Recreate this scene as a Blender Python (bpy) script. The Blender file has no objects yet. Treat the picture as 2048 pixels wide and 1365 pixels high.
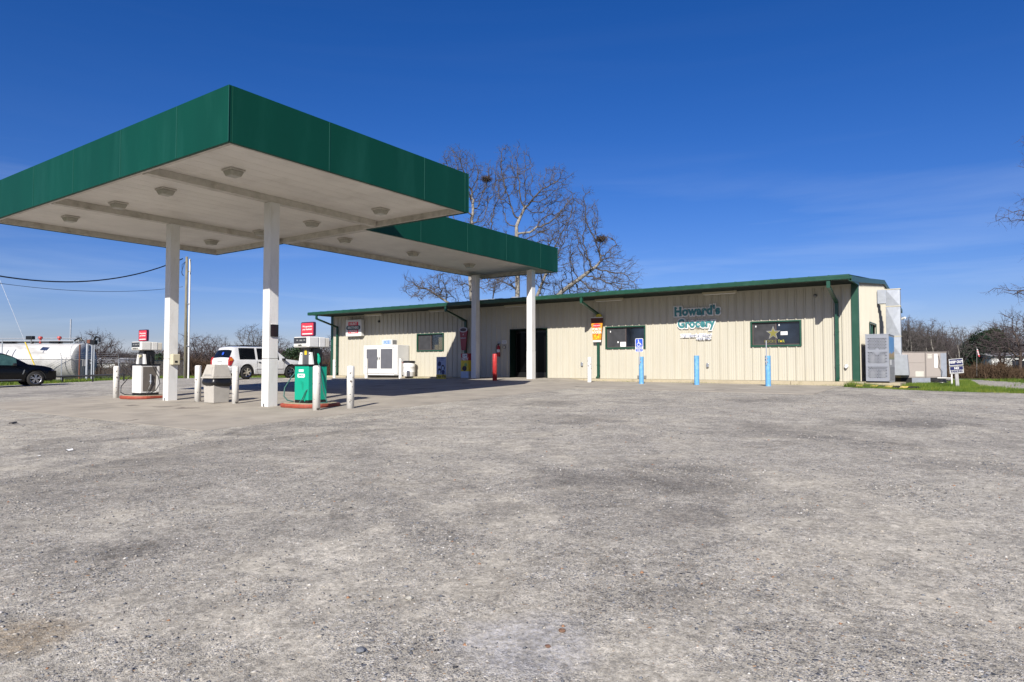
import bpy, math, random
import numpy as np
from mathutils import Vector, Matrix, Euler, noise
R=math.radians
rnd=random.Random(7)
nrg=np.random.default_rng(11)
scn=bpy.context.scene
col=scn.collection
# ------------------------------------------------------------------ camera, sky, sun, exposure
cam=bpy.data.cameras.new('camera'); camo=bpy.data.objects.new('camera',cam); col.objects.link(camo)
cam.sensor_width=36; cam.lens=1340/2048*36; cam.clip_start=.05; cam.clip_end=6000
camo.location=(3.66,-25.62,.52); camo.rotation_euler=(R(90+2.16),0,R(35))
scn.camera=camo
SUN_AZ=22.5; SUN_EL=32.5      # sun stands towards +X,-Y: azimuth measured from -Y towards +X
sd=Vector((math.sin(R(SUN_AZ))*math.cos(R(SUN_EL)),-math.cos(R(SUN_AZ))*math.cos(R(SUN_EL)),math.sin(R(SUN_EL))))
w=bpy.data.worlds.new('World'); scn.world=w; w.use_nodes=True
nt=w.node_tree; nt.nodes.clear()
wo=nt.nodes.new('ShaderNodeOutputWorld'); bg=nt.nodes.new('ShaderNodeBackground'); sky=nt.nodes.new('ShaderNodeTexSky')
sky.sky_type='NISHITA'; sky.sun_disc=False; sky.sun_elevation=R(SUN_EL); sky.sun_rotation=R(180-SUN_AZ)
sky.altitude=100; sky.air_density=1.0; sky.dust_density=0.55; sky.ozone_density=2.2
hs=nt.nodes.new('ShaderNodeHueSaturation'); hs.inputs['Saturation'].default_value=1.235; hs.inputs['Hue'].default_value=.5
tint=nt.nodes.new('ShaderNodeMixRGB'); tint.blend_type='MULTIPLY'; tint.inputs[0].default_value=1; tint.inputs[2].default_value=(.74,.765,1.10,1)
gm=nt.nodes.new('ShaderNodeGamma'); gm.inputs[1].default_value=1.0
tc=nt.nodes.new('ShaderNodeTexCoord'); mp=nt.nodes.new('ShaderNodeMapping'); mp.inputs['Scale'].default_value=(1.2,1.2,14); mp.inputs['Rotation'].default_value=(R(3),R(-4),R(20))
nz=nt.nodes.new('ShaderNodeTexNoise'); nz.inputs['Scale'].default_value=1.6; nz.inputs['Detail'].default_value=7; nz.inputs['Roughness'].default_value=.55; nz.inputs['Distortion'].default_value=.4
cr=nt.nodes.new('ShaderNodeValToRGB'); cr.color_ramp.elements[0].position=.48; cr.color_ramp.elements[1].position=.76
cr.color_ramp.elements[1].color=(.30,.30,.30,1)
sx=nt.nodes.new('ShaderNodeSeparateXYZ'); lowr=nt.nodes.new('ShaderNodeMapRange'); lowr.inputs[1].default_value=.02; lowr.inputs[2].default_value=.30; lowr.inputs[3].default_value=1; lowr.inputs[4].default_value=.02
mul=nt.nodes.new('ShaderNodeMath'); mul.operation='MULTIPLY'
mx=nt.nodes.new('ShaderNodeMixRGB'); mx.inputs[2].default_value=(8.5,9.6,11.0,1)
l=nt.links.new
l(tc.outputs['Generated'],mp.inputs[0]); l(mp.outputs[0],nz.inputs[0]); l(nz.outputs[0],cr.inputs[0])
l(tc.outputs['Generated'],sx.inputs[0]); l(sx.outputs[2],lowr.inputs[0]); l(cr.outputs[0],mul.inputs[0]); l(lowr.outputs[0],mul.inputs[1])
l(sky.outputs[0],tint.inputs[1]); l(tint.outputs[0],hs.inputs['Color']); l(hs.outputs[0],gm.inputs[0]); l(gm.outputs[0],mx.inputs[1]); l(mul.outputs[0],mx.inputs[0]); l(mx.outputs[0],bg.inputs[0]); bg.inputs[1].default_value=.060
l(bg.outputs[0],wo.inputs[0])
sl=bpy.data.lights.new('sun','SUN'); sl.energy=5.0; sl.angle=R(.53); sl.color=(1,.955,.88)
so=bpy.data.objects.new('sun',sl); col.objects.link(so); so.rotation_euler=sd.to_track_quat('Z','Y').to_euler()
scn.view_settings.view_transform='Standard'; scn.view_settings.look='None'; scn.view_settings.exposure=.68; scn.view_settings.gamma=1
scn.view_settings.use_curve_mapping=False
scn.render.engine='CYCLES'
try: scn.cycles.max_bounces=8; scn.cycles.transparent_max_bounces=16
except Exception: pass

# ------------------------------------------------------------------ materials
MATS={}
def newmat(name):
    m=bpy.data.materials.new(name); m.use_nodes=True
    n=m.node_tree; b=n.nodes['Principled BSDF']; return m,n,b
def N(n,t,**kw):
    x=n.nodes.new(t)
    for k,v in kw.items(): setattr(x,k,v)
    return x
def mat(name,c,rough=.5,metal=0,spec=.5,var=.12,scale=6,bump=0,bscale=60,dirt=0,dirtc=(.18,.14,.09),dscale=3,coat=0,stretch=None,rust=0,rscale=9,rthr=.61):
    """plain surface: base colour broken up by noise, optional dirt blotches with a shape of their own"""
    if name in MATS: return MATS[name]
    c=tuple(v*.77 for v in c); dirtc=tuple(v*.77 for v in dirtc)
    m,n,b=newmat(name); L=n.links.new
    b.inputs['Roughness'].default_value=rough; b.inputs['Metallic'].default_value=metal
    b.inputs['Specular IOR Level'].default_value=spec
    if coat: b.inputs['Coat Weight'].default_value=coat; b.inputs['Coat Roughness'].default_value=.04
    t=N(n,'ShaderNodeTexCoord'); src=t.outputs['Object']
    if stretch:
        q=N(n,'ShaderNodeMapping'); q.inputs['Scale'].default_value=stretch; L(src,q.inputs[0]); src=q.outputs[0]
    nz=N(n,'ShaderNodeTexNoise'); nz.inputs['Scale'].default_value=scale; nz.inputs['Detail'].default_value=5; L(src,nz.inputs[0])
    mr=N(n,'ShaderNodeMapRange'); mr.inputs[1].default_value=.3; mr.inputs[2].default_value=.7; mr.inputs[3].default_value=1-var; mr.inputs[4].default_value=1+var*.5
    L(nz.outputs[0],mr.inputs[0])
    mx=N(n,'ShaderNodeMixRGB',blend_type='MULTIPLY'); mx.inputs[0].default_value=1; mx.inputs[1].default_value=(*c,1)
    L(mr.outputs[0],mx.inputs[2]); out=mx.outputs[0]
    if dirt:
        d=N(n,'ShaderNodeTexNoise'); d.inputs['Scale'].default_value=dscale; d.inputs['Detail'].default_value=8; d.inputs['Roughness'].default_value=.65; L(src,d.inputs[0])
        r=N(n,'ShaderNodeMapRange'); r.inputs[1].default_value=.5; r.inputs[2].default_value=.72; r.inputs[4].default_value=dirt; L(d.outputs[0],r.inputs[0])
        m2=N(n,'ShaderNodeMixRGB'); m2.inputs[2].default_value=(*dirtc,1); L(r.outputs[0],m2.inputs[0]); L(out,m2.inputs[1]); out=m2.outputs[0]
    if rust:
        d=N(n,'ShaderNodeTexNoise'); d.inputs['Scale'].default_value=rscale; d.inputs['Detail'].default_value=6; L(src,d.inputs[0])
        r=N(n,'ShaderNodeMapRange'); r.inputs[1].default_value=rthr; r.inputs[2].default_value=rthr+.03; r.inputs[4].default_value=rust; L(d.outputs[0],r.inputs[0])
        m2=N(n,'ShaderNodeMixRGB'); m2.inputs[2].default_value=(.06,.045,.04,1); L(r.outputs[0],m2.inputs[0]); L(out,m2.inputs[1]); out=m2.outputs[0]
    L(out,b.inputs['Base Color'])
    if bump:
        bn=N(n,'ShaderNodeTexNoise'); bn.inputs['Scale'].default_value=bscale; bn.inputs['Detail'].default_value=4; L(t.outputs['Object'],bn.inputs[0])
        bb=N(n,'ShaderNodeBump'); bb.inputs['Strength'].default_value=bump; bb.inputs['Distance'].default_value=.01; L(bn.outputs[0],bb.inputs['Height']); L(bb.outputs[0],b.inputs['Normal'])
    MATS[name]=m; return m
cream=mat('cream_metal',(.55,.515,.42),.45,var=.05,scale=1.2,dirt=.22,dirtc=(.45,.38,.26),dscale=1.6,stretch=(1,1,.25))
green=mat('green_trim',(.012,.070,.042),.38,var=.12,scale=2,dirt=.15,dirtc=(.10,.2,.15),dscale=4)
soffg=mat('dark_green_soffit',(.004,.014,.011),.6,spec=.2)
fasc=mat('fascia_green',(.002,.057,.036),.5,spec=.2,var=.12,scale=.8,bump=.12,bscale=1.1,dirt=.3,dirtc=(.02,.12,.09),dscale=.9,stretch=(1,1,.2))
seamm=mat('fascia_seam',(.010,.085,.060),.5)
soff=mat('white_soffit',(.86,.82,.76),.5,var=.08,scale=.9,dirt=.22,dirtc=(.36,.31,.25),dscale=1.3)
beamm=mat('beam_white',(.64,.60,.54),.5,var=.15,dirt=.5,dirtc=(.2,.16,.11),dscale=2.5)
white=mat('white_paint',(.80,.79,.76),.45,var=.04,dirt=.2,dirtc=(.5,.45,.38),dscale=3,rust=.0)
colw=mat('column_white',(.78,.77,.745),.45,var=.04,dirt=.35,dirtc=(.45,.4,.33),dscale=5,stretch=(1,1,.3))
bollw=mat('bollard_white',(.80,.78,.73),.4,var=.05,dirt=.3,dirtc=(.5,.42,.3),dscale=7,rust=.9)
bollb=mat('bollard_blue',(.13,.38,.68),.5,var=.15,scale=12,dirt=.6,dirtc=(.4,.6,.75),dscale=8)
bollr=mat('bollard_red',(.52,.03,.03),.4,var=.2,scale=10,dirt=.5,dirtc=(.7,.3,.27),dscale=22)
conc=mat('concrete',(.43,.385,.32),.9,spec=.2,var=.16,scale=1.3,bump=.25,bscale=90,dirt=.7,dirtc=(.25,.23,.20),dscale=.9,rust=.55,rscale=1.1,rthr=.675)
concp=mat('concrete_pale',(.50,.43,.30),.9,spec=.2,var=.2,scale=3,bump=.3,bscale=50,dirt=.7,dirtc=(.20,.17,.10),dscale=3)
concb=mat('precast_concrete',(.50,.47,.42),.85,spec=.2,var=.12,scale=5,bump=.5,bscale=160,dirt=.3,dirtc=(.33,.3,.26),dscale=5)
black=mat('black_plastic',(.012,.012,.013),.35,var=.2)
rubber=mat('rubber',(.02,.02,.02),.75,spec=.3,var=.3,dirt=.4,dirtc=(.12,.10,.08),dscale=5)
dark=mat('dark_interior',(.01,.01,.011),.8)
grey=mat('grey_metal',(.22,.22,.22),.45,var=.1)
doorgrey=mat('grey_door_inset',(.13,.13,.145),.5,var=.12,scale=3)
galv=mat('galvanised',(.50,.53,.57),.42,metal=.55,var=.10,scale=7,dirt=.2,dirtc=(.3,.3,.3))
alum=mat('bare_aluminium',(.62,.65,.7),.35,metal=.8,var=.1)
chrome=mat('chrome',(.8,.8,.8),.12,metal=1,var=.02)
tan=mat('tan_hvac',(.38,.335,.30),.6,var=.06,scale=3,dirt=.15,dirtc=(.25,.2,.16))
beige=mat('beige_plastic',(.62,.56,.40),.5,var=.05)
redp=mat('red_sign',(.80,.045,.075),.35,var=.03)
redd=mat('deep_red',(.42,.02,.025),.4,var=.1)
maroon=mat('maroon',(.30,.025,.04),.35,var=.1)
isl=mat('island_red',(.42,.085,.045),.6,var=.25,scale=8,dirt=.5,dirtc=(.18,.07,.05),dscale=7,bump=.2)
pgreen=mat('pump_green',(.0,.38,.235),.4,var=.08,scale=4,dirt=.35,dirtc=(.01,.22,.16),dscale=4,stretch=(1,1,.5))
hoseg=mat('green_hose',(.03,.12,.10),.5)
navy=mat('navy',(.015,.02,.10),.4)
blue=mat('sign_blue',(.03,.10,.62),.35,var=.03)
lblue=mat('pale_blue_print',(.45,.55,.72),.5,var=.1)
teal=mat('teal_lettering',(.05,.215,.235),.4,var=.05)
orange=mat('orange_print',(.85,.30,.02),.4,var=.5,scale=14,dirt=.6,dirtc=(.9,.6,.05),dscale=9)
amber=mat('amber_beer',(.10,.015,.01),.35,var=.3,scale=20,dirt=.5,dirtc=(.3,.08,.01),dscale=12)
yellow=mat('yellow',(.80,.58,.03),.45,var=.15)
yelp=mat('yellow_worn',(.62,.46,.12),.8,var=.35,scale=15,dirt=.6,dirtc=(.3,.25,.1),dscale=14)
lemon=mat('lemon',(.55,.45,.02),.4,var=.3,scale=20)
orangel=mat('orange_lens',(.75,.22,.02),.25)
wood=mat('weathered_wood',(.22,.20,.14),.85,var=.35,scale=4,stretch=(6,6,.6),bump=.3)
rustm=mat('rust_brown',(.17,.06,.035),.75,var=.3,scale=9)
card=mat('cardboard',(.50,.36,.16),.8,var=.1)
tankw=mat('tank_white',(.60,.59,.57),.5,var=.08,dirt=.8,dirtc=(.22,.21,.19),dscale=1.3,stretch=(.4,1,1))
lamp=mat('lamp_lens',(.42,.40,.34),.3,var=.15,scale=14)
carw=mat('car_white',(.74,.74,.73),.25,var=.03,coat=.7,dirt=.12,dirtc=(.5,.4,.28),dscale=2)
cark=mat('car_black',(.002,.002,.0025),.25,spec=.25,var=.1,coat=.25)
cglass=mat('tinted_glass',(.006,.007,.010),.05,spec=.5,var=.1)
tglass=mat('pale_car_glass',(.05,.11,.10),.08,spec=.8,var=.3)
glass=mat('window_glass',(.012,.018,.030),.06,spec=.7,var=.9,scale=1.6)  # strongly varied bluish base colour paints in the look of window reflections
screen=mat('insect_screen',(.055,.056,.062),.8,spec=.2,var=.25,scale=5)
bark=mat('bark',(.31,.285,.25),.9,spec=.15,var=.45,scale=5,bump=.3,bscale=20)
barkd=mat('dark_bark',(.105,.08,.068),.9,spec=.1,var=.4,scale=4)
twig=mat('twig',(.125,.11,.105),.9,spec=.1,var=.4,scale=2)
twigr=mat('reddish_twig',(.11,.088,.088),.9,spec=.1,var=.4,scale=1)
brushm=mat('dry_brush',(.12,.08,.052),.95,spec=.05,var=.5,scale=.7)
everg=mat('evergreen_leaf',(.025,.05,.018),.7,spec=.2,var=.6,scale=1.2)
darkeverg=mat('dark_evergreen_leaf',(.012,.03,.014),.7,spec=.2,var=.6,scale=1.2)
paper=mat('paper',(.8,.8,.8),.7,var=.03)
flagr=mat('flag_red',(.6,.05,.06),.7)
clad=mat('far_white_cladding',(.62,.62,.60),.7)
roofm=mat('far_roof',(.33,.33,.34),.6)
greenr=mat('roof_green',(.03,.15,.10),.4)

def grassmat(name,c1,c2,c3):
    m,n,b=newmat(name); L=n.links.new
    gi=N(n,'ShaderNodeNewGeometry'); t=N(n,'ShaderNodeTexCoord')
    nz=N(n,'ShaderNodeTexNoise'); nz.inputs['Scale'].default_value=.9; nz.inputs['Detail'].default_value=4; L(t.outputs['Object'],nz.inputs[0])
    r=N(n,'ShaderNodeValToRGB'); r.color_ramp.elements[0].position=.0; r.color_ramp.elements[0].color=(*c1,1); r.color_ramp.elements[1].color=(*c3,1)
    e=r.color_ramp.elements.new(.55); e.color=(*c2,1)
    a=N(n,'ShaderNodeMath',operation='MULTIPLY_ADD'); a.inputs[1].default_value=.5; L(gi.outputs['Random Per Island'],a.inputs[0])
    q=N(n,'ShaderNodeMath',operation='MULTIPLY_ADD'); q.inputs[1].default_value=1.4; q.inputs[2].default_value=-.45; L(nz.outputs[0],q.inputs[0]); L(q.outputs[0],a.inputs[2])
    L(a.outputs[0],r.inputs[0]); L(r.outputs[0],b.inputs['Base Color']); b.inputs['Roughness'].default_value=.6; b.inputs['Specular IOR Level'].default_value=.2
    return m
grassm=grassmat('grass_blade',(.02,.05,.008),(.085,.135,.014),(.21,.21,.035))
def fieldmat():
    m,n,b=newmat('field_ground'); L=n.links.new
    t=N(n,'ShaderNodeTexCoord'); nz=N(n,'ShaderNodeTexNoise'); nz.inputs['Scale'].default_value=.25; nz.inputs['Detail'].default_value=9; nz.inputs['Roughness'].default_value=.7
    L(t.outputs['Object'],nz.inputs[0])
    r=N(n,'ShaderNodeValToRGB'); el=r.color_ramp.elements; el[0].position=.3; el[0].color=(.03,.05,.012,1); el[1].position=.72; el[1].color=(.15,.12,.07,1)
    e=el.new(.5); e.color=(.075,.11,.022,1); L(nz.outputs[0],r.inputs[0]); L(r.outputs[0],b.inputs['Base Color']); b.inputs['Roughness'].default_value=.95; b.inputs['Specular IOR Level'].default_value=.1
    return m
fieldm=fieldmat()
def gravelmat():
    m,n,b=newmat('gravel'); L=n.links.new
    t=N(n,'ShaderNodeTexCoord'); P=t.outputs['Object']
    def noise_(s,d=5,rg=.55,dist=0,src=P):
        z=N(n,'ShaderNodeTexNoise'); z.inputs['Scale'].default_value=s; z.inputs['Detail'].default_value=d; z.inputs['Roughness'].default_value=rg; z.inputs['Distortion'].default_value=dist; L(src,z.inputs[0]); return z.outputs[0]
    def mr(x,a,b_,c=0.,d=1.):
        z=N(n,'ShaderNodeMapRange'); z.inputs[1].default_value=a; z.inputs[2].default_value=b_; z.inputs[3].default_value=c; z.inputs[4].default_value=d; L(x,z.inputs[0]); return z.outputs[0]
    def mix(f,a,b_,bt='MIX'):
        z=N(n,'ShaderNodeMixRGB',blend_type=bt)
        for i,v in ((0,f),(1,a),(2,b_)):
            if isinstance(v,tuple): z.inputs[i].default_value=(*v,1)
            elif isinstance(v,(int,float)): z.inputs[i].default_value=v
            else: L(v,z.inputs[i])
        return z.outputs[0]
    def math_(op,a,b_):
        z=N(n,'ShaderNodeMath',operation=op)
        for i,v in ((0,a),(1,b_)):
            if isinstance(v,(int,float)): z.inputs[i].default_value=v
            else: L(v,z.inputs[i])
        return z.outputs[0]
    def vor(s):
        z=N(n,'ShaderNodeTexVoronoi'); z.inputs['Scale'].default_value=s; z.inputs['Randomness'].default_value=1; L(P,z.inputs['Vector']); return z
    def stones(v):
        sp=N(n,'ShaderNodeSeparateColor'); L(v.outputs['Color'],sp.inputs[0])
        r=N(n,'ShaderNodeValToRGB'); r.color_ramp.interpolation='CONSTANT'; el=r.color_ramp.elements
        cols=[(0,(0.091,0.095,0.105)),(.14,(0.252,0.238,0.217)),(.30,(0.161,0.164,0.175)),(.42,(0.364,0.329,0.280)),(.56,(0.280,0.262,0.238)),(.68,(0.420,0.399,0.371)),(.80,(0.196,0.182,0.164)),(.90,(0.546,0.525,0.490)),(.95,(0.336,0.203,0.105)),(.975,(0.035,0.035,0.038))]
        el[0].color=(*cols[0][1],1); el[1].position=cols[1][0]; el[1].color=(*cols[1][1],1)
        for p,c in cols[2:]: e=el.new(p); e.color=(*c,1)
        L(sp.outputs[0],r.inputs[0]); return r.outputs[0],sp.outputs[1]
    v1=vor(75); v2=vor(30); v3=vor(150)
    c1,_=stones(v1); c2,g2=stones(v2); c3,_=stones(v3)
    sand=mix(noise_(5,6),(.375,.338,.275),(.455,.415,.340))
    sand=mix(mr(noise_(260,2),.35,.65),mix(1,sand,(.82,.82,.82),'MULTIPLY'),sand)
    big=noise_(.16,5,.6,.8); mid=noise_(.7,5,.6,.5); small=noise_(2.6,4)
    dens=math_('ADD',math_('MULTIPLY',mid,.55),math_('MULTIPLY',small,.45))     # how much loose stone lies on the fines
    m3=math_('MULTIPLY',mr(dens,.34,.5),mr(v3.outputs['Distance'],.5,.25))
    out=mix(m3,sand,c3)
    m1=math_('MULTIPLY',mr(dens,.40,.56,.25,1),mr(v1.outputs['Distance'],.48,.40))
    out=mix(m1,out,c1)
    m2=math_('MULTIPLY',math_('GREATER_THAN',g2,.72),math_('MULTIPLY',mr(dens,.45,.55),mr(v2.outputs['Distance'],.40,.34)))
    out=mix(m2,out,c2)
    # damp, worn-down dark patches and pale dusty ones
    dk=math_('MULTIPLY',math_('MULTIPLY',mr(big,.48,.55),mr(mid,.44,.56,.05,1)),mr(noise_(55,3,.6),.38,.58,.35,1.25)); out=mix(math_('MULTIPLY',dk,.34),out,mix(1,out,(.38,.38,.40),'MULTIPLY'))
    dk2=mr(noise_(.7,9,.75,1.8),.56,.66); out=mix(math_('MULTIPLY',dk2,.55),out,mix(1,out,(.50,.48,.46),'MULTIPLY'))
    lt=mr(noise_(.23,6,.65,1.5),.52,.66); out=mix(math_('MULTIPLY',lt,.5),out,(.445,.41,.345))
    # worn, oily and dried-out spots of the lot, each where it lies on the ground
    sp=N(n,'ShaderNodeSeparateXYZ'); L(P,sp.inputs[0]); wob=math_('MULTIPLY',noise_(2.2,7,.7),1.5); grit=mr(noise_(48,4,.7),.36,.60,.25,1.2)
    def spot(x,y,r,lo=1.55,hi=1.15):
        a=math_('SUBTRACT',sp.outputs[0],x); b_=math_('SUBTRACT',sp.outputs[1],y); d=math_('POWER',math_('ADD',math_('MULTIPLY',a,a),math_('MULTIPLY',b_,b_)),.5)
        return math_('MULTIPLY',mr(math_('ADD',math_('DIVIDE',d,r),wob),1.75,1.2),grit)
    dark_=None
    for x,y,r in ((.24,-20.9,.42),(1.05,-18.9,1.0),(.40,-19.5,.6),(2.21,-22.08,.26),(-1.3,-23.24,.32),(-2.7,-14.4,1.2),(1.2,-14.1,1.5),(-.9,-8.3,1.3),(-4.8,-22.4,.7),(2.4,-12.3,1.2),(-5.2,-11.5,1.1),(1.7,-20.3,.5)):
        m_=spot(x,y,r); dark_=m_ if dark_ is None else math_('MAXIMUM',dark_,m_)
    a=math_('ADD',sp.outputs[0],1.9); b_=math_('ADD',sp.outputs[1],19.9); d=math_('POWER',math_('ADD',math_('MULTIPLY',a,a),math_('MULTIPLY',b_,b_)),.5); d=math_('ADD',d,math_('MULTIPLY',math_('SUBTRACT',noise_(.9,6,.6),.5),1.1))
    arc=math_('MULTIPLY',math_('MULTIPLY',mr(d,4.12,3.98),mr(d,2.6,3.9)),math_('MULTIPLY',mr(sp.outputs[0],-2.2,-4.2),grit)); dark_=math_('MAXIMUM',dark_,arc)
    out=mix(math_('MULTIPLY',dark_,.46),out,mix(1,out,(.36,.355,.36),'MULTIPLY'))
    out=mix(math_('MULTIPLY',spot(1.88,-22.98,.42),.7),out,(.34,.33,.33))
    out=mix(math_('MULTIPLY',spot(-.22,-24.25,.30),.6),out,(.24,.18,.11))
    # clumps of finer and coarser stone
    for sc_,lo,hi in ((7,.84,1.16),(24,.72,1.28),(70,.80,1.20),(2.2,.90,1.10)):
        q=mr(noise_(sc_,4,.65,.6),.36,.64,lo,hi); cc=N(n,'ShaderNodeCombineColor'); [L(q,cc.inputs[i]) for i in range(3)]
        z=N(n,'ShaderNodeMixRGB',blend_type='MULTIPLY'); z.inputs[0].default_value=1; L(out,z.inputs[1]); L(cc.outputs[0],z.inputs[2]); out=z.outputs[0]
    L(out,b.inputs['Base Color']); b.inputs['Roughness'].default_value=.9; b.inputs['Specular IOR Level'].default_value=.25
    h=math_('ADD',math_('MULTIPLY',m1,math_('SUBTRACT',.5,v1.outputs['Distance'])),math_('MULTIPLY',m2,1.2))
    h=math_('ADD',h,math_('MULTIPLY',m3,.25)); h=math_('ADD',h,math_('MULTIPLY',noise_(20,5),.5))
    bp=N(n,'ShaderNodeBump'); bp.inputs['Strength'].default_value=.75; bp.inputs['Distance'].default_value=.012; L(h,bp.inputs['Height']); L(bp.outputs[0],b.inputs['Normal'])
    return m
gravm=gravelmat()
def stonemat():
    m,n,b=newmat('loose_stone'); L=n.links.new
    gi=N(n,'ShaderNodeNewGeometry'); r=N(n,'ShaderNodeValToRGB'); r.color_ramp.interpolation='CONSTANT'; el=r.color_ramp.elements
    cols=[(0,(0.091,0.095,0.105)),(.18,(0.231,0.217,0.199)),(.36,(0.147,0.154,0.168)),(.50,(0.315,0.287,0.245)),(.64,(0.245,0.231,0.210)),(.76,(0.350,0.332,0.308)),(.87,(0.175,0.164,0.154)),(.95,(0.462,0.448,0.420)),(.975,(0.266,0.140,0.077)),(.99,(0.035,0.035,0.038))]
    el[0].color=(*cols[0][1],1); el[1].position=cols[1][0]; el[1].color=(*cols[1][1],1)
    for p,c in cols[2:]: e=el.new(p); e.color=(*c,1)
    L(gi.outputs['Random Per Island'],r.inputs[0]); L(r.outputs[0],b.inputs['Base Color']); b.inputs['Roughness'].default_value=.85; return m
stonem=stonemat()

# ------------------------------------------------------------------ builders
def tag(o,label=None,cat=None,group=None,kind=None):
    if label: o['label']=label
    if cat: o['category']=cat
    if group: o['group']=group
    if kind: o['kind']=kind
    return o
def empty(name,loc=(0,0,0),rz=0,label=None,cat=None,group=None):
    o=bpy.data.objects.new(name,None); col.objects.link(o); o.location=loc; o.rotation_euler=(0,0,rz); o.empty_display_size=.2
    return tag(o,label,cat,group)
def link(name,me,m,parent=None,smooth=False):
    if m is not None and len(me.materials)==0:
        me.materials.append(m)
    o=bpy.data.objects.new(name,me); col.objects.link(o)
    if parent is not None: o.parent=parent
    if smooth:
        me.polygons.foreach_set('use_smooth',[True]*len(me.polygons))
    return o
class MB:
    def __init__(s): s.v=[]; s.f=[]
    def add(s,vs,fs):
        b=len(s.v); s.v+= [tuple(x) for x in vs]; s.f+=[tuple(b+i for i in f) for f in fs]; return s
    def box(s,x0,x1,y0,y1,z0,z1):
        if x0>x1:x0,x1=x1,x0
        if y0>y1:y0,y1=y1,y0
        if z0>z1:z0,z1=z1,z0
        return s.add([(x0,y0,z0),(x1,y0,z0),(x1,y1,z0),(x0,y1,z0),(x0,y0,z1),(x1,y0,z1),(x1,y1,z1),(x0,y1,z1)],
              [(0,3,2,1),(4,5,6,7),(0,1,5,4),(1,2,6,5),(2,3,7,6),(3,0,4,7)])
    def frustum(s,b,z0,t,z1):
        (ax0,ax1,ay0,ay1),(bx0,bx1,by0,by1)=b,t
        return s.add([(ax0,ay0,z0),(ax1,ay0,z0),(ax1,ay1,z0),(ax0,ay1,z0),(bx0,by0,z1),(bx1,by0,z1),(bx1,by1,z1),(bx0,by1,z1)],
              [(0,3,2,1),(4,5,6,7),(0,1,5,4),(1,2,6,5),(2,3,7,6),(3,0,4,7)])
    def cyl(s,p0,p1,r0,r1=None,n=12,caps=True):
        if r1 is None: r1=r0
        p0=Vector(p0);p1=Vector(p1); d=(p1-p0).normalized(); a=d.orthogonal().normalized(); b=d.cross(a)
        vs=[]
        for p,r in((p0,r0),(p1,r1)):
            for i in range(n):
                t=2*math.pi*i/n; vs.append(p+a*(math.cos(t)*r)+b*(math.sin(t)*r))
        fs=[(i,(i+1)%n,n+(i+1)%n,n+i) for i in range(n)]
        if caps: fs+=[tuple(range(n))[::-1],tuple(range(n,2*n))]
        return s.add(vs,fs)
    def tube(s,pts,r,n=6):
        pts=[Vector(p) for p in pts]; rings=[]; prev=None
        for i,p in enumerate(pts):
            d=(pts[min(i+1,len(pts)-1)]-pts[max(i-1,0)]).normalized()
            if prev is None: a=d.orthogonal().normalized()
            else: a=(prev-d*prev.dot(d)).normalized()
            prev=a; b=d.cross(a); rr=r[i] if isinstance(r,(list,tuple)) else r
            rings.append([p+a*(math.cos(2*math.pi*k/n)*rr)+b*(math.sin(2*math.pi*k/n)*rr) for k in range(n)])
        vs=[v for q in rings for v in q]
        fs=[(i*n+k,i*n+(k+1)%n,(i+1)*n+(k+1)%n,(i+1)*n+k) for i in range(len(pts)-1) for k in range(n)]
        fs+=[tuple(range(n))[::-1],tuple(range((len(pts)-1)*n,len(pts)*n))]
        return s.add(vs,fs)
    def lathe(s,prof,origin=(0,0,0),axis='z',n=24):
        o=Vector(origin); vs=[]
        for r,h in prof:
            for i in range(n):
                t=2*math.pi*i/n; c,q=math.cos(t)*r,math.sin(t)*r
                v={'z':(c,q,h),'y':(c,h,q),'x':(h,c,q)}[axis]; vs.append(o+Vector(v))
        fs=[]
        for j in range(len(prof)-1):
            for i in range(n):
                f=(j*n+i,j*n+(i+1)%n,(j+1)*n+(i+1)%n,(j+1)*n+i)
                fs.append(f if axis!='y' else f[::-1])
        return s.add(vs,fs)
    def prism(s,poly,lo,hi,plane='xz'):
        """poly of 2D points; extruded along the third axis"""
        n=len(poly)
        def p3(a,b,h): return {'xz':(a,h,b),'yz':(h,a,b),'xy':(a,b,h)}[plane]
        vs=[p3(a,b,lo) for a,b in poly]+[p3(a,b,hi) for a,b in poly]
        fs=[tuple(range(n)),tuple(range(2*n-1,n-1,-1))]+[(i,i+n,(i+1)%n+n,(i+1)%n) for i in range(n)]
        return s.add(vs,fs)
    def mesh(s,name):
        me=bpy.data.meshes.new(name); me.from_pydata([tuple(v) for v in s.v],[],s.f); me.update(); return me
    def build(s,name,m,parent=None,smooth=False,bevel=0,fix=True):
        me=s.mesh(name)
        if fix:
            import bmesh
            bm=bmesh.new(); bm.from_mesh(me); bmesh.ops.recalc_face_normals(bm,faces=bm.faces); bm.to_mesh(me); bm.free()
        o=link(name,me,m,parent,smooth)
        if bevel:
            bv=o.modifiers.new('bevel','BEVEL'); bv.width=bevel; bv.segments=2; bv.limit_method='ANGLE'; bv.angle_limit=R(40)
        return o
def boxo(name,m,parent,x0,x1,y0,y1,z0,z1,bevel=0):
    return MB().box(x0,x1,y0,y1,z0,z1).build(name,m,parent,bevel=bevel)
def fastmesh(name,V,F):
    """V (n,3) array, F (m,k) array"""
    me=bpy.data.meshes.new(name); k=F.shape[1]
    me.vertices.add(len(V)); me.vertices.foreach_set('co',V.astype(np.float32).ravel())
    me.loops.add(F.size); me.loops.foreach_set('vertex_index',F.astype(np.int32).ravel())
    me.polygons.add(len(F)); me.polygons.foreach_set('loop_start',np.arange(0,F.size,k,dtype=np.int32)); me.polygons.foreach_set('loop_total',np.full(len(F),k,dtype=np.int32))
    me.update(calc_edges=True); return me
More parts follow.
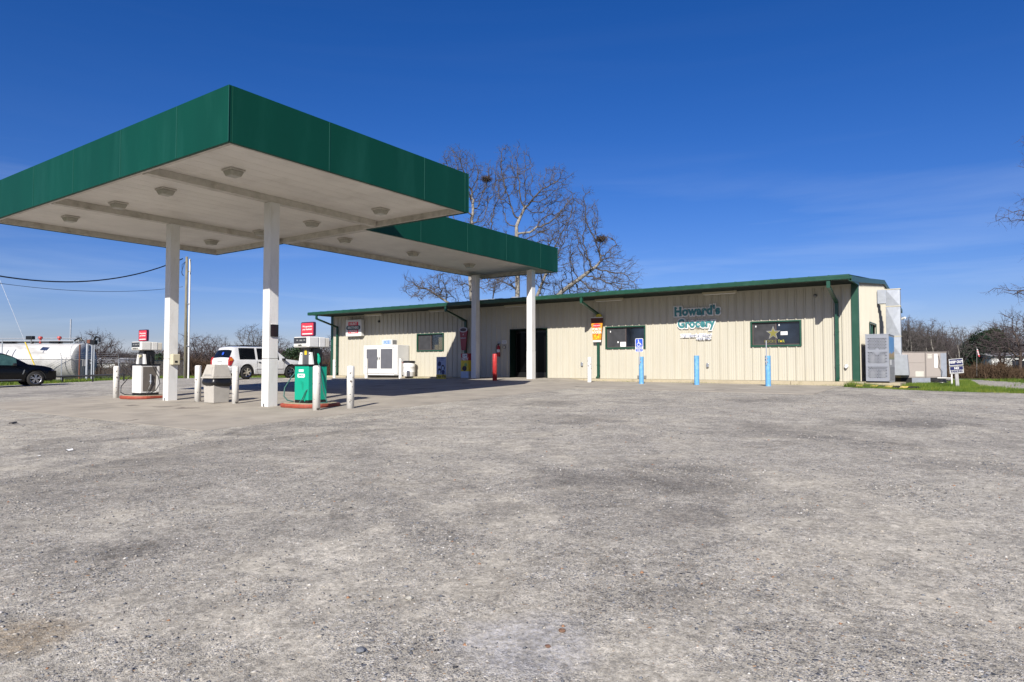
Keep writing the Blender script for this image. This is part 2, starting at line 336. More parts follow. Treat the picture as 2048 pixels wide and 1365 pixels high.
def text(name,s,size,loc,rz,m,parent,offset=0,extrude=.004,sx=1,align='CENTER',shear=0,tilt=90,space=1):
    cu=bpy.data.curves.new(name,'FONT'); cu.body=s; cu.size=size; cu.offset=offset; cu.extrude=extrude; cu.align_x=align; cu.align_y='CENTER'; cu.resolution_u=3; cu.shear=shear; cu.space_character=space
    tmp=bpy.data.objects.new('tmp',cu); col.objects.link(tmp)
    dg=bpy.context.evaluated_depsgraph_get(); me=bpy.data.meshes.new_from_object(tmp.evaluated_get(dg)); bpy.data.objects.remove(tmp); bpy.data.curves.remove(cu)
    me.transform(Matrix.Diagonal((sx,1,1,1))); me.transform(Euler((R(tilt),0,0)).to_matrix().to_4x4()); me.materials.clear()
    o=link(name,me,m,parent); o.location=loc; o.rotation_euler=(0,0,rz); return o
def copy_tree(o,parent=None):
    c=o.copy(); col.objects.link(c)
    if parent is not None: c.parent=parent
    for ch in list(o.children): copy_tree(ch,c)
    return c

# ------------------------------------------------------------------ ground
def g(x,y):
    yc=min(max(y,-30),-2.9)
    z=-.48+.031*(yc+15.3)-.005*(min(max(x,-17),3)+11)-.009*min(max(-17-x,0),30)
    if y>0: z-=.0075*min(y,50)
    return max(z,-1.1)
def gn(x,y):      # gravel: shallow ruts and hollows
    d=1.0
    if -23<x<-6.6 and -20.2<y<0: d=max(0,min(1,max(-6.6-x if x<-7.6 else 0, abs(x+15)-7.6, -19.2-y)))*.0
    return g(x,y)+d*(.022*noise.noise(Vector((x*.35,y*.35,3)))+.008*noise.noise(Vector((x*1.4,y*1.4,9))))-(.03 if (-7.45<x<-.15 and -5.8<y<0) else 0)
def inpoly(x,y,poly):
    c=False; n=len(poly); j=n-1
    for i in range(n):
        xi,yi=poly[i]; xj,yj=poly[j]
        if (yi>y)!=(yj>y) and x<(xj-xi)*(y-yi)/(yj-yi)+xi: c=not c
        j=i
    return c
def sheet(name,xs,ys,zf,m,test=None,parent=None,kind='structure',skirt=0):
    idx={}; V=[]; F=[]
    def vi(i,j):
        if (i,j) not in idx: idx[(i,j)]=len(V); V.append((xs[i],ys[j],zf(xs[i],ys[j])))
        return idx[(i,j)]
    for i in range(len(xs)-1):
        for j in range(len(ys)-1):
            if test and not test((xs[i]+xs[i+1])/2,(ys[j]+ys[j+1])/2): continue
            F.append((vi(i,j),vi(i+1,j),vi(i+1,j+1),vi(i,j+1)))
    if skirt:
        nx,ny=len(xs)-1,len(ys)-1
        ring=[(i,0) for i in range(nx)]+[(nx,j) for j in range(ny)]+[(i,ny) for i in range(nx,0,-1)]+[(0,j) for j in range(ny,0,-1)]
        low=[]
        for (i,j) in ring:
            v=V[vi(i,j)]; low.append(len(V)); V.append((v[0],v[1],v[2]-skirt))
        for k in range(len(ring)):
            a=vi(*ring[k]); b=vi(*ring[(k+1)%len(ring)]); F.append((a,low[k],low[(k+1)%len(ring)],b))
    me=bpy.data.meshes.new(name); me.from_pydata(V,[],F); me.update(); me.polygons.foreach_set('use_smooth',[not skirt]*len(F))
    o=link(name,me,m,parent)
    if kind: o['kind']=kind
    return o
def lin(a,b,s): n=max(1,int(round((b-a)/s))); return [a+(b-a)*i/n for i in range(n+1)]
far=[-1500,-900,-500,-300,-200,-140,-100,-75]
gx=far+lin(-60,30,1.5)+[45,70,100,150,250,500,900,1500]; gy=[-400,-150,-80,-50]+lin(-36,60,1.5)+[75,100,150,220,350,600,1000,1800]
sheet('ground',gx,gy,lambda x,y:g(x,y)-.05,fieldm)
LOT=[(-45,-34),(-44,-20),(-40.5,-12.3),(-40.2,-9.6),(-41.5,-6.3),(-41.8,-4.4),(-40,-2.2),(-38,-.6),(-35,0),(-33,3),(-30,6),(-27.2,3.5),(-27.2,-.2),(.1,-.2),(.15,-1.9),(.9,-2.6),(2.0,-3.2),(2.8,-3.3),(3.7,-3.5),(5.2,-3.4),(9,-4.5),(22,-6),(22,-34)]
DRIVE=[(3.25,3.4),(4.1,.2),(4.9,-2.2),(6.2,-3.2),(9,-5.2),(22,-7),(22,10),(9,12),(5.4,13.8),(3.6,26),(2.2,33),(1.0,33),(2.5,20),(3.0,10)]
def jt(x,y): return x+.35*noise.noise(Vector((x*1.1,y*1.1,1))),y+.35*noise.noise(Vector((x*1.1,y*1.1,7)))
def lot_test(x,y):
    a,b=jt(x,y) if not(-27.3<x<.2 and y>-1.2) else (x,y)
    return inpoly(a,b,LOT)
sheet('gravel_lot',lin(-46,22,.25),lin(-34,7,.25),gn,gravm,lot_test)
sheet('gravel_drive',lin(0,22,.25),lin(-7,34,.25),lambda x,y:gn(x,y)+.004,gravm,lambda x,y:inpoly(*jt(x,y),DRIVE) and not lot_test(x,y))
# concrete forecourt: separately cast slabs with open joints
def pad_z(x,y):
    z=g(x,y)+.005
    # ramp up to the entrance
    if y>-5.0 and -16.4<x<-10.2:
        t=min(1,(y+5.0)/3.8); e=min(1,(x+16.4)/.7,(-10.2-x)/.7); z=max(z,z+(.002-z)*t*max(0,e))
    return z
pad=empty('concrete_forecourt'); pad['kind']='structure'
XS=[-20.4,-16.3,-12.0,-7.6]; YS=[-19.05,-15.2,-11.6,-7.6,-3.9,-.5]
for i in range(3):
    for j in range(5):
        sheet('slab',lin(XS[i]+.006,XS[i+1]-.006,.5),lin(YS[j]+.006,YS[j+1]-.006,.4),pad_z,conc,None,pad,None,.12)
for i in range(2):
    sheet('slab',lin(-26.9+i*3.25,-26.9+i*3.25+3.24,.6),lin(-3.3,-.5,.5),lambda x,y:g(x,y)+.035,conc,None,pad,None,.12)
apr=empty('concrete_apron'); apr['kind']='structure'
for i in range(3):
    x0=-7.588+i*2.5; sheet('slab',lin(x0,x0+2.488,.5),lin(-6.0,-.5,.5),lambda x,y:g(x,y)+.008,conc,None,apr,None,.16)
# foundation ledge the walls stand on
led=empty('foundation_ledge'); led['kind']='structure'
for x0,x1 in ((-27.15,-21.5),(-21.49,-16.4),(-10.2,-5.2),(-5.19,-1.9),(-1.89,.42)):
    boxo('slab',concp,led,x0,x1,-.5,.25,-.32,-.006,.015)
boxo('slab',concp,led,-16.39,-10.21,-.495,.25,-.32,-.008)
boxo('slab',concp,led,-.0,.42,.255,14.9,-.32,-.02,.01)

# ------------------------------------------------------------------ store
XL,XR,YB,HW=-26.95,.2,14.93,3.36
store=empty('store_building',label='long low cream ribbed metal grocery store with green trim and gutter',cat='building')
OPEN=[(-20.26,-18.45,1.30,2.20),(-9.42,-7.58,1.26,2.20),(-3.38,-1.60,1.25,2.19),(-14.34,-12.36,-.02,2.21)]
MOD=(XR-XL-.36)/88
PROF=[(0,.042),(.025,.042),(.052,.0),(.115,.0),(.125,.006),(.145,.006),(.155,0),(.195,0),(.205,.006),(.225,.006),(.235,0),(.270,0),(.279,-.014),(.297,-.014)]
def wall_panel(x0,nmod,zt,openings,m,parent,along='x',fixed=0,sgn=-1):
    """ribbed cladding: strips between profile points, cut at openings. zt: height function"""
    mb=MB(); low=MB(); uncut=False
    pts=[]
    for k in range(nmod):
        for px,ph in PROF: pts.append((x0+k*MOD+px*MOD/.305+.015,ph))
    pts.append((x0+nmod*MOD+.015,.042))
    xs=set()
    for (a,h) in pts: xs.add(a)
    # insert opening edges
    full=[]
    for (a,h),(b,h2) in zip(pts[:-1],pts[1:]):
        cuts=[a]+sorted(c for o in openings for c in o[:2] if a<c<b)+[b]
        for c,d in zip(cuts[:-1],cuts[1:]):
            hc=h+(h2-h)*(c-a)/(b-a); hd=h+(h2-h)*(d-a)/(b-a); full.append((c,hc,d,hd))
    for c,hc,d,hd in full:
        mid=(c+d)/2; segs=[(0.0,None)]
        cutz=[0.0]
        for o in openings:
            if o[0]<mid<o[1]: cutz+=[max(o[2],0),o[3]]
        spans=[]
        if len(cutz)==1: spans=[(0,9)]; uncut=True
        else:
            if cutz[1]>0.01: spans.append((0,cutz[1]))
            spans.append((cutz[2],9))
        for z0,z1 in spans:
            za,zb=(zt(c) if z1==9 else z1),(zt(d) if z1==9 else z1)
            if along=='x': vs=[(c,fixed+sgn*hc,z0),(d,fixed+sgn*hd,z0),(d,fixed+sgn*hd,zb),(c,fixed+sgn*hc,za)]
            else: vs=[(fixed+sgn*hc,c,z0),(fixed+sgn*hd,d,z0),(fixed+sgn*hd,d,zb),(fixed+sgn*hc,c,za)]
            (low if z1!=9 else mb).add(vs,[(0,1,2,3)])
    if uncut: mb.add(low.v,low.f)
    elif low.v: low.build('wall_panel',m,parent,fix=False)
    return mb.build('wall_panel',m,parent,fix=False)
k=0
while k<88:
    n=min(3,88-k); wall_panel(XL+.18+k*MOD,n,lambda x:HW,OPEN,cream,store); k+=n
ridge=lambda y:3.42+(min(y,YB-y)/(YB/2))*.72
k=0; GM=int(YB/MOD)
while k<GM:
    n=min(3,GM-k); wall_panel(.12+k*MOD,n,lambda y:ridge(min(max(y,0),YB)),[(2.85,4.65,1.1,2.16)],cream,store,'y',XR,1); k+=n
mb=MB(); mb.add([(XL,0,0),(XL,YB,0),(XL,YB,3.36),(XL,YB/2,4.1),(XL,0,3.36)],[(0,1,2,3,4)]); mb.add([(XL,YB,0),(XR,YB,0),(XR,YB,3.36),(XL,YB,3.36)],[(0,1,2,3)]); mb.build('rear_wall',cream,store,fix=False)
# corner trims, base and window trim
MB().box(XR-.17,XR+.045,-.05,-.036,0,3.36).box(XR+.036,XR+.05,-.036,.12,0,3.4).build('corner_trim',green,store)
MB().box(XL-.02,XL+.19,-.05,-.036,0,3.36).box(XL-.02,XL-.006,-.036,.15,0,3.36).build('corner_trim',green,store)
boxo('corner_trim',green,store,XR+.036,XR+.05,YB-.1,YB+.05,0,3.4)
# roof
mb=MB()
nseam=44
for s,(ya,yb) in enumerate(((-1.60,YB/2),(YB+.35,YB/2))):
    za=3.50 if s==0 else 3.46; zb=4.24
    mb.add([(XL-.05,ya,za),(XR+.02,ya,za),(XR+.02,yb,zb),(XL-.05,yb,zb)],[(0,1,2,3)])
    for i in range(nseam):
        x=XL+.3+i*.61
        mb.add([(x-.02,ya,za),(x+.02,ya,za),(x+.02,yb,zb),(x-.02,yb,zb),(x-.02,ya,za+.03),(x+.02,ya,za+.03),(x+.02,yb,zb+.03),(x-.02,yb,zb+.03)],[(4,5,6,7),(0,4,7,3),(1,2,6,5),(0,1,5,4)])
mb.build('roof',greenr,store)
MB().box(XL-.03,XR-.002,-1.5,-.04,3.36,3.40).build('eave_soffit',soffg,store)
MB().box(XL-.03,XR,-.04,-.025,3.30,3.36).build('eave_angle',cream,store)
# gutter: boxed with a rolled top edge
gp_=[(-1.50,3.345),(-1.645,3.345),(-1.665,3.36),(-1.672,3.47),(-1.66,3.50),(-1.63,3.515),(-1.60,3.505),(-1.60,3.47),(-1.50,3.46)]
for i in range(4):
    a=XL-.06+i*(XR-XL+.08)/4; b=a+(XR-XL+.08)/4-.004
    MB().prism([(y,z) for y,z in gp_],a,b,'yz').build('gutter',green,store)
# rake trim along the right-hand gable
for a,b,za,zb in ((-1.66,0,3.44,3.56),(0,YB/2,3.56,4.25),(YB/2,YB+.4,4.25,3.50)):
    MB().add([(XR+.02,a,za-.16),(XR+.02,b,zb-.16),(XR+.02,b,zb+.02),(XR+.02,a,za+.02),(XR+.09,a,za-.16),(XR+.09,b,zb-.16),(XR+.09,b,zb+.02),(XR+.09,a,za+.02)],
      [(0,1,2,3),(7,6,5,4),(0,4,5,1),(3,2,6,7),(0,3,7,4),(1,5,6,2)]).build('rake_trim',green,store)
MB().add([(XR+.0,-1.66,3.30),(XR+.075,-1.66,3.30),(XR+.075,-.0,3.30),(XR+.0,-.0,3.30),(XR+.0,-1.66,3.36),(XR+.075,-1.66,3.36),(XR+.075,-.0,3.40),(XR+.0,-.0,3.40)],[(0,3,2,1),(4,5,6,7),(0,1,5,4),(1,2,6,5),(2,3,7,6),(3,0,4,7)]).build('rake_trim',green,store)
# downspouts
def downspout(x):
    mb=MB(); w2=.055; d2=.04
    path=[(-1.585,3.345),(-1.585,3.14),(-.12,2.74),(-.12,.10),(-.22,.03)]
    for (ya,za),(yb,zb) in zip(path[:-1],path[1:]):
        dy,dz=yb-ya,zb-za; L=math.hypot(dy,dz); ny,nz_=-dz/L*d2,dy/L*d2; ey,ez=dy/L*.03,dz/L*.03
        A=(ya-ey*(za<3.3),za-ez*(za<3.3)); B=(yb+ey,zb+ez)
        v=[(x-w2,A[0]+ny,A[1]+nz_),(x+w2,A[0]+ny,A[1]+nz_),(x+w2,A[0]-ny,A[1]-nz_),(x-w2,A[0]-ny,A[1]-nz_)]
        v+=[(x-w2,B[0]+ny,B[1]+nz_),(x+w2,B[0]+ny,B[1]+nz_),(x+w2,B[0]-ny,B[1]-nz_),(x-w2,B[0]-ny,B[1]-nz_)]
        mb.add(v,[(0,3,2,1),(4,5,6,7),(0,1,5,4),(1,2,6,5),(2,3,7,6),(3,0,4,7)])
    o=mb.build('downspout',green,store)
    st=MB().box(x-.065,x+.065,-.17,-.075,1.70,1.73).box(x-.065,x+.065,-.17,-.075,.55,.58).build('strap',green,o)
for x in (-.42,-9.70,-16.97,-26.34): downspout(x)
# fluorescent strip lights under the eave
for x0,x1 in ((-23.9,-22.6),(-19.2,-17.9),(-14.5,-13.2),(-9.75,-8.45),(-5.1,-3.8)):
    o=MB().box(x0,x1,-.34,-.22,3.29,3.358).build('strip_light',beige,store); MB().cyl((x0+.05,-.31,3.27),(x1-.05,-.31,3.27),.016,n=8).build('tube',white,o); MB().cyl((x0+.05,-.25,3.27),(x1-.05,-.25,3.27),.016,n=8).build('tube',white,o)
# windows
def win(x0,x1,z0,z1,split,kind):
    fr=MB(); t=.05
    fr.box(x0-t,x1+t,-.055,-.034,z1,z1+t).box(x0-t,x1+t,-.06,-.034,z0-t-.01,z0).box(x0-t,x0,-.055,-.034,z0,z1).box(x1,x1+t,-.055,-.034,z0,z1)
    W_=empty('window'); W_.parent=store
    fr.build('frame',green,W_)
    MB().box(x0,x0+.004,-.034,.12,z0,z1).box(x1-.004,x1,-.034,.12,z0,z1).box(x0,x1,-.034,.12,z0,z0+.004).box(x0,x1,-.034,.12,z1-.004,z1).build('reveal',green,W_)
    sx=x0+(x1-x0)*split
    s=MB(); b=.035
    for a,c,y in ((x0+.004,sx+.02,.035),(sx-.02,x1-.004,.06)):
        s.box(a,c,y,y+.024,z1-b,z1-.005).box(a,c,y,y+.024,z0+.005,z0+b).box(a,a+b,y,y+.024,z0+b,z1-b).box(c-b,c,y,y+.024,z0+b,z1-b)
    s.build('sash',mat('bronze_sash',(.10,.075,.07),.4),W_)
    boxo('screen_pane',screen,W_,x0+.04,sx-.016,.040,.043,z0+.036,z1-.036)
    if kind!=1: boxo('pane',glass,W_,sx+.016,x1-.04,.068,.073,z0+.036,z1-.036)
    else: boxo('pane',cl,W_,sx+.016,x1-.04,.068,.073,z0+.036,z1-.036)
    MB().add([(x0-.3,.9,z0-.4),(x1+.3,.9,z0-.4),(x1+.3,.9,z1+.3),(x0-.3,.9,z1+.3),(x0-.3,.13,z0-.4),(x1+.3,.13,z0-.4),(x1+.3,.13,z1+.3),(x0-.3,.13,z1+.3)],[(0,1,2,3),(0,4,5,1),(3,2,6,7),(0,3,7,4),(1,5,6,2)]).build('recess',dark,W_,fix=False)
    return W_
def clearglass():
    m,n,b=newmat('clear_glass'); L=n.links.new
    tr=N(n,'ShaderNodeBsdfTransparent'); gl=N(n,'ShaderNodeBsdfGlossy'); gl.inputs['Roughness'].default_value=.03; f=N(n,'ShaderNodeFresnel'); f.inputs[0].default_value=1.5; mx=N(n,'ShaderNodeMixShader')
    tr.inputs[0].default_value=(.75,.78,.8,1); L(f.outputs[0],mx.inputs[0]); L(tr.outputs[0],mx.inputs[1]); L(gl.outputs[0],mx.inputs[2]); L(mx.outputs[0],n.nodes['Material Output'].inputs[0]); return m
cl=clearglass()
w1=win(-20.22,-18.50,1.34,2.15,.5,1); w2=win(-9.36,-7.63,1.31,2.15,.5,0); w3=win(-3.33,-1.65,1.30,2.14,.5,0)
# things seen through and on the windows
boxo('cardboard_box',card,None,-18.95,-18.62,.16,.4,1.345,1.99)['label']='tall tan carton standing inside the left window'
bpy.data.objects['cardboard_box']['category']='box'
tag(boxo('cardboard_box',card,None,-19.25,-19.02,.2,.45,1.345,1.62),'small brown box on the sill inside the left window','box')
boxo('sill_board',card,w1,-20.1,-18.6,.14,.5,1.32,1.34)
for x0,x1,z0,z1 in ((-8.75,-8.49,1.34,1.54),(-8.88,-8.82,1.5,1.57),(-9.22,-9.18,1.95,2.02)): boxo('notice',paper,w2,x0,x1,.030,.034,z0,z1)
for x0,x1,z0,z1,y in ((-3.22,-3.18,1.97,2.03,.030),(-2.40,-2.36,2.0,2.06,.060),(-2.33,-2.09,1.66,1.79,.060)): boxo('notice',paper,w3,x0,x1,y,y+.004,z0,z1)
# star decal with its wordmark
def star(cx,cz,r,q=.4,rot=0):
    return [(cx+(r if i%2==0 else r*q)*math.sin(rot+math.pi*i/5),cz+(r if i%2==0 else r*q)*math.cos(rot+math.pi*i/5)) for i in range(10)]
dec=empty('window_decal',(0,0,0),0,'gold star decal with band lettering across the right window panes','decal')
MB().prism(star(-2.585,1.74,.27),.026,.029).build('outline_star',mat('silver_print',(.24,.24,.24),.5),dec)
MB().prism(star(-2.585,1.735,.20),.022,.025).build('gold_star',mat('gold_print',(.22,.20,.04),.5),dec)
text('lettering','ROCK',.135,(-2.90,.028,1.435),0,mat('gold_print',(.22,.20,.04)),dec,extrude=.001,align='LEFT',offset=.001,sx=.9)
text('lettering','S',.135,(-2.545,.020,1.435),0,mat('gold_print',(.22,.20,.04)),dec,extrude=.001,align='LEFT',offset=.001,sx=.85); text('lettering','T',.135,(-2.43,.055,1.435),0,mat('gold_letter',(.38,.42,.08)),dec,extrude=.001,align='LEFT',offset=.002,sx=.9)
text('lettering','R',.135,(-2.27,.055,1.435),0,mat('gold_letter',(.38,.42,.08)),dec,extrude=.001,align='LEFT',offset=.003,sx=.9)
MB().prism(star(-2.32,1.435,.05),.050,.053).build('small_star',yellow,dec)
tag(boxo('red_bottle',redd,None,-1.76,-1.70,.15,.21,1.31,1.50,.01),'small red bottle on the sill inside the right window','bottle')
# gable window
gw=empty('window'); gw.parent=store
MB().box(XR+.034,XR+.055,2.80,4.70,2.16,2.21).box(XR+.034,XR+.055,2.80,4.70,1.05,1.10).box(XR+.034,XR+.055,2.80,2.85,1.10,2.16).box(XR+.034,XR+.055,4.65,4.70,1.1,2.16).box(XR-.03,XR+.03,3.72,3.77,1.1,2.16).build('frame',green,gw)
boxo('pane',glass,gw,XR-.05,XR-.045,2.85,4.65,1.1,2.16)
# entrance
ent=empty('entrance'); ent.parent=store
x0,x1=-14.34,-12.36
MB().box(x0-.04,x0,-.05,.5,-.0,2.21).box(x1,x1+.04,-.05,.5,0,2.21).box(x0-.04,x1+.04,-.05,.5,2.21,2.25).build('frame',mat('dark_green_frame',(.006,.02,.015),.5,spec=.2),ent)
dm=mat('dark_door_frame',(.02,.02,.02),.3,metal=.3)
for a,b in ((x0+.03,(x0+x1)/2-.01),((x0+x1)/2+.01,x1-.03)):
    d=MB().box(a,a+.06,.36,.40,.02,2.18).box(b-.06,b,.36,.40,.02,2.18).box(a+.06,b-.06,.36,.40,2.08,2.18).box(a+.06,b-.06,.36,.40,.02,.24).build('door',dm,ent)
    boxo('pane',mat('door_glass',(.004,.004,.005),.15,spec=.12),d,a+.06,b-.06,.375,.385,.24,2.08)
    hx=b-.09 if a<-13.5 else a+.09
    MB().tube([(hx,.36,.93),(hx,.30,.93),(hx,.30,1.17),(hx,.36,1.17)],.016,8).build('handle',chrome,d)
MB().add([(x0,.42,0),(x1,.42,0),(x1,.42,2.2),(x0,.42,2.2)],[(0,1,2,3)]).build('recess',dark,ent,fix=False)
boxo('threshold',conc,ent,x0,x1,-.0,.42,-.05,-.002)
# wall outlets, speaker, vents
for x,z in ((-5.01,.56),(-10.54,.61)): boxo('outlet_box',alum,store,x-.045,x+.045,-.09,-.033,z-.08,z+.08,.01)
MB().cyl((-.16,-.033,.52),(-.16,-.14,.50),.07,.05,14).build('vent_hood',white,store)
boxo('foundation_vent',mat('vent_grey',(.2,.19,.17)),store,-7.95,-7.55,-.045,-.032,.02,.14)
for x in (-23.05,-1.12): MB().lathe([(.0,-.13),(.03,-.125),(.055,-.09),(.065,-.05),(.065,-.03)],(x,0,2.95 if x<-5 else 3.02),'y',14).build('camera_dome',black if x<-5 else grey,store,smooth=True)
o=MB().cyl((XR+.05,YB-1.6,2.85),(XR+.38,YB-1.8,2.95),.06,n=10).build('security_camera',white,store)
# entry notices
tag(boxo('notice_plate',paper,None,-14.83,-14.56,-.045,-.037,1.58,1.74),'white lettered notice beside the entrance, above the round dial','sign')
no=bpy.data.objects['notice_plate']
text('lettering','NO LOITERING',.036,(-14.695,-.047,1.69),0,navy,no,extrude=.001,sx=.9); text('lettering','THANK YOU',.036,(-14.695,-.047,1.63),0,navy,no,extrude=.001,sx=.9)
tag(boxo('notice_plate',mat('grey_print',(.42,.42,.44)),None,-15.06,-14.88,-.045,-.037,1.57,1.68),'small faded grey notice left of the white lettered one','sign')
o=MB().cyl((-14.68,-.033,1.42),(-14.68,-.07,1.42),.085,n=20).build('wall_dial',grey,None); tag(o,'round grey dial on the wall between extinguisher and entrance','gauge')
MB().cyl((-14.68,-.071,1.42),(-14.68,-.074,1.42),.06,n=20).build('face',beige,o)
# fire extinguisher
fe=empty('fire_extinguisher',(-14.98,-.12,.98),0,'red fire extinguisher hung on the wall left of the entrance','fire extinguisher')
MB().lathe([(0,.0),(.08,.0),(.085,.02),(.085,.42),(.07,.48),(.03,.51),(.03,.55),(0,.55)],n=16).build('cylinder',redd,fe,smooth=True)
MB().lathe([(.087,.20),(.087,.33)],n=16).build('label_band',paper,fe)
MB().box(-.03,.03,-.02,.02,.55,.60).box(-.02,.10,-.012,.012,.60,.615).box(-.02,.10,-.012,.012,.575,.585).build('valve',black,fe)
MB().tube([(-.03,0,.57),(-.10,-.02,.52),(-.12,-.02,.3),(-.10,-.02,.1)],.012,6).build('hose',black,fe)
# roof hood
rh=empty('roof_exhaust',(-16.6,2.2,3.68),0,'galvanised exhaust housing on the store roof behind the far canopy post','vent')
MB().frustum((-.9,.5,-.5,.5),-.1,(-.9,.5,-.5,.5),.28).build('housing',galv,rh); MB().frustum((.55,1.5,-.4,.4),-.1,(.85,1.2,-.1,.1),.36).build('hood',galv,rh)
# ------------------------------------------------------------------ signs on the store
ps=empty('pizza_sign',(-24.83,-.033,2.18),0,'square lit-box sign with red and dark bands reading pizza','sign')
boxo('cabinet',white,ps,-.63,.63,-.24,0,0,.93,.02)
boxo('face',white,ps,-.57,.57,-.246,-.241,.06,.87)
boxo('band',redp,ps,-.40,.40,-.25,-.247,.57,.80); boxo('band',redp,ps,-.40,.40,-.25,-.247,.16,.38)
mb=MB(); pts=[(.46+.10*math.cos(t),.475+.12*math.sin(t)) for t in [R(a) for a in range(-90,91,20)]]+[(-.46+.10*math.cos(t),.475+.12*math.sin(t)) for t in [R(a) for a in range(90,271,20)]]
mb.prism(pts,-.256,-.250).build('band',mat('dark_teal',(.01,.06,.06)),ps)
text('lettering','HUNT',.21,(0,-.252,.685),0,white,ps,extrude=.002,offset=.006,sx=1.0); text('lettering','BROTHERS',.19,(0,-.258,.475),0,white,ps,extrude=.002,offset=.004,sx=.95); text('lettering','PIZZA',.22,(0,-.252,.27),0,white,ps,extrude=.002,offset=.006,sx=1.05)
def slab_letters(name,s,size,x,z,label,serifs,sx=1):
    e=empty(name,(x,-.05,z),0,label,'sign')
    text('backing',s,size,(0,0,0),0,white,e,offset=.052*size/.35,extrude=.012,sx=sx,space=1.12)
    text('backing',s,size,(0,.004,0),0,white,e,offset=.03*size/.35,extrude=.010,sx=sx,space=1.12)
    text('lettering',s,size,(0,-.020,0),0,teal,e,offset=.017*size/.35,extrude=.003,sx=sx,space=1.12)
    mb=MB(); mb2=MB()
    for (a,b,zz) in serifs: mb.box(a,b,-.026,-.0205,zz,zz+.045); mb2.box(a-.04,b+.04,-.0135,-.0,zz-.04,zz+.085)
    if serifs: mb.build('serifs',teal,e); mb2.build('serif_backing',white,e)
    return e
slab_letters('store_name_sign',"Howard's",.47,-5.42,2.675,"dark teal store name lettering, upper line, outlined in white",[(-.90,-.79,.13),(-.71,-.60,.13),(-.90,-.79,-.175),(-.71,-.60,-.175)],.90)
slab_letters('store_word_sign',"Grocery",.46,-5.46,2.19,"teal word Grocery outlined in white, below the store name",[],.84)
hb=empty('tagline_sign',(-5.48,-.05,1.72),0,'white tagline board in pale script lettering under the word Grocery','sign')
scr=mat('pale_script',(.42,.45,.62),.5)
text('backing','THE Heart of Hobart',.155,(0,0,0),0,white,hb,offset=.028,extrude=.012,sx=.90,shear=.3); text('backing','SINCE 1960s',.10,(.33,0,-.13),0,white,hb,offset=.03,extrude=.012,sx=1.0)
boxo('backing',white,hb,-.60,.60,-.011,.008,-.05,.04); boxo('backing',white,hb,.02,.62,-.0115,.008,-.16,-.09)
text('lettering','THE Heart of Hobart',.155,(0,-.017,0),0,scr,hb,extrude=.003,sx=.90,shear=.3); text('lettering','SINCE 1960s',.10,(.33,-.017,-.13),0,scr,hb,extrude=.003,sx=1.0)
# beer glass sign on the downspout
bs=empty('beer_glass_sign',(-9.72,-.20,1.55),0,'pint glass shaped sign with orange label and lemon on the downspout','sign')
def trap(z0,z1,y0,y1,ins=0):
    W0=lambda z:.185+.10*z/1.0
    return [(-W0(z0)+ins,z0),(W0(z0)-ins,z0),(W0(z1)-ins,z1),(-W0(z1)+ins,z1)]
mb=MB(); mb.prism(trap(0,.08,0,0),-.02,.02).build('base_band',white,bs); MB().prism(trap(.08,.80,0,0),-.02,.02).build('label_panel',orange,bs)
for cx,cz,r_,c_ in ((-.09,.26,.05,yellow),(.07,.22,.06,yellow),(-.02,.16,.045,yellow),(.02,.31,.04,redp),(.10,.33,.03,yellow),(-.13,.34,.03,rustm)):
    MB().prism([(cx+r_*math.cos(R(q))*rnd.uniform(.7,1.1),cz+r_*math.sin(R(q))*rnd.uniform(.7,1.1)) for q in range(0,360,45)],-.0235,-.0205).build('printed_shape',c_,bs)
MB().prism(trap(.80,1.03,0,0),-.02,.02).build('beer_band',amber,bs); MB().prism(trap(1.03,1.06,0,0),-.02,.02).build('rim',white,bs)
MB().prism([(.10+.15*math.cos(R(a)),1.07+.13*math.sin(R(a))) for a in range(0,181,20)],-.03,.01).build('lemon_wedge',lemon,bs)
MB().prism([(.19*math.cos(R(a)),.70+.085*math.sin(R(a))) for a in range(0,360,20)],-.028,-.021).build('badge',redp,bs)
text('lettering','SAMUEL ADAMS',.06,(0,-.030,.70),0,white,bs,extrude=.001,offset=.001,sx=.8); text('lettering','PORCH',.15,(0,-.024,.54),0,white,bs,extrude=.003,offset=.006,sx=.85); text('lettering','ROCKER',.14,(0,-.024,.41),0,white,bs,extrude=.003,offset=.006,sx=.80)
# red cup sign
cs=empty('red_cup_sign',(-17.02,-.20,1.34),0,'dark red tapered cup sign with white oval rim, in canopy shade','sign')
MB().prism([(-.13,0),(-.08,-.04),(.08,-.04),(.13,0),(.235,.93),(-.235,.93)],-.03,.03).build('cup',maroon,cs)
el=lambda a,b,n=24:[(a*math.cos(2*math.pi*i/n),.96+b*math.sin(2*math.pi*i/n)) for i in range(n)]
MB().prism(el(.255,.125),-.036,.034).build('rim',mat('pale_lilac_print',(.6,.58,.62)),cs); MB().prism(el(.20,.08),-.041,-.0365).build('mouth',mat('dark_mouth',(.06,.03,.04)),cs)
text('lettering','Budweiser',.085,(0,-.033,.56),0,mat('pale_lilac_print',(.6,.58,.62)),cs,extrude=.002,offset=.003,sx=.95); MB().prism(star(0,.73,.05),-.034,-.031).build('emblem',mat('pale_lilac_print',(.6,.58,.62)),cs)
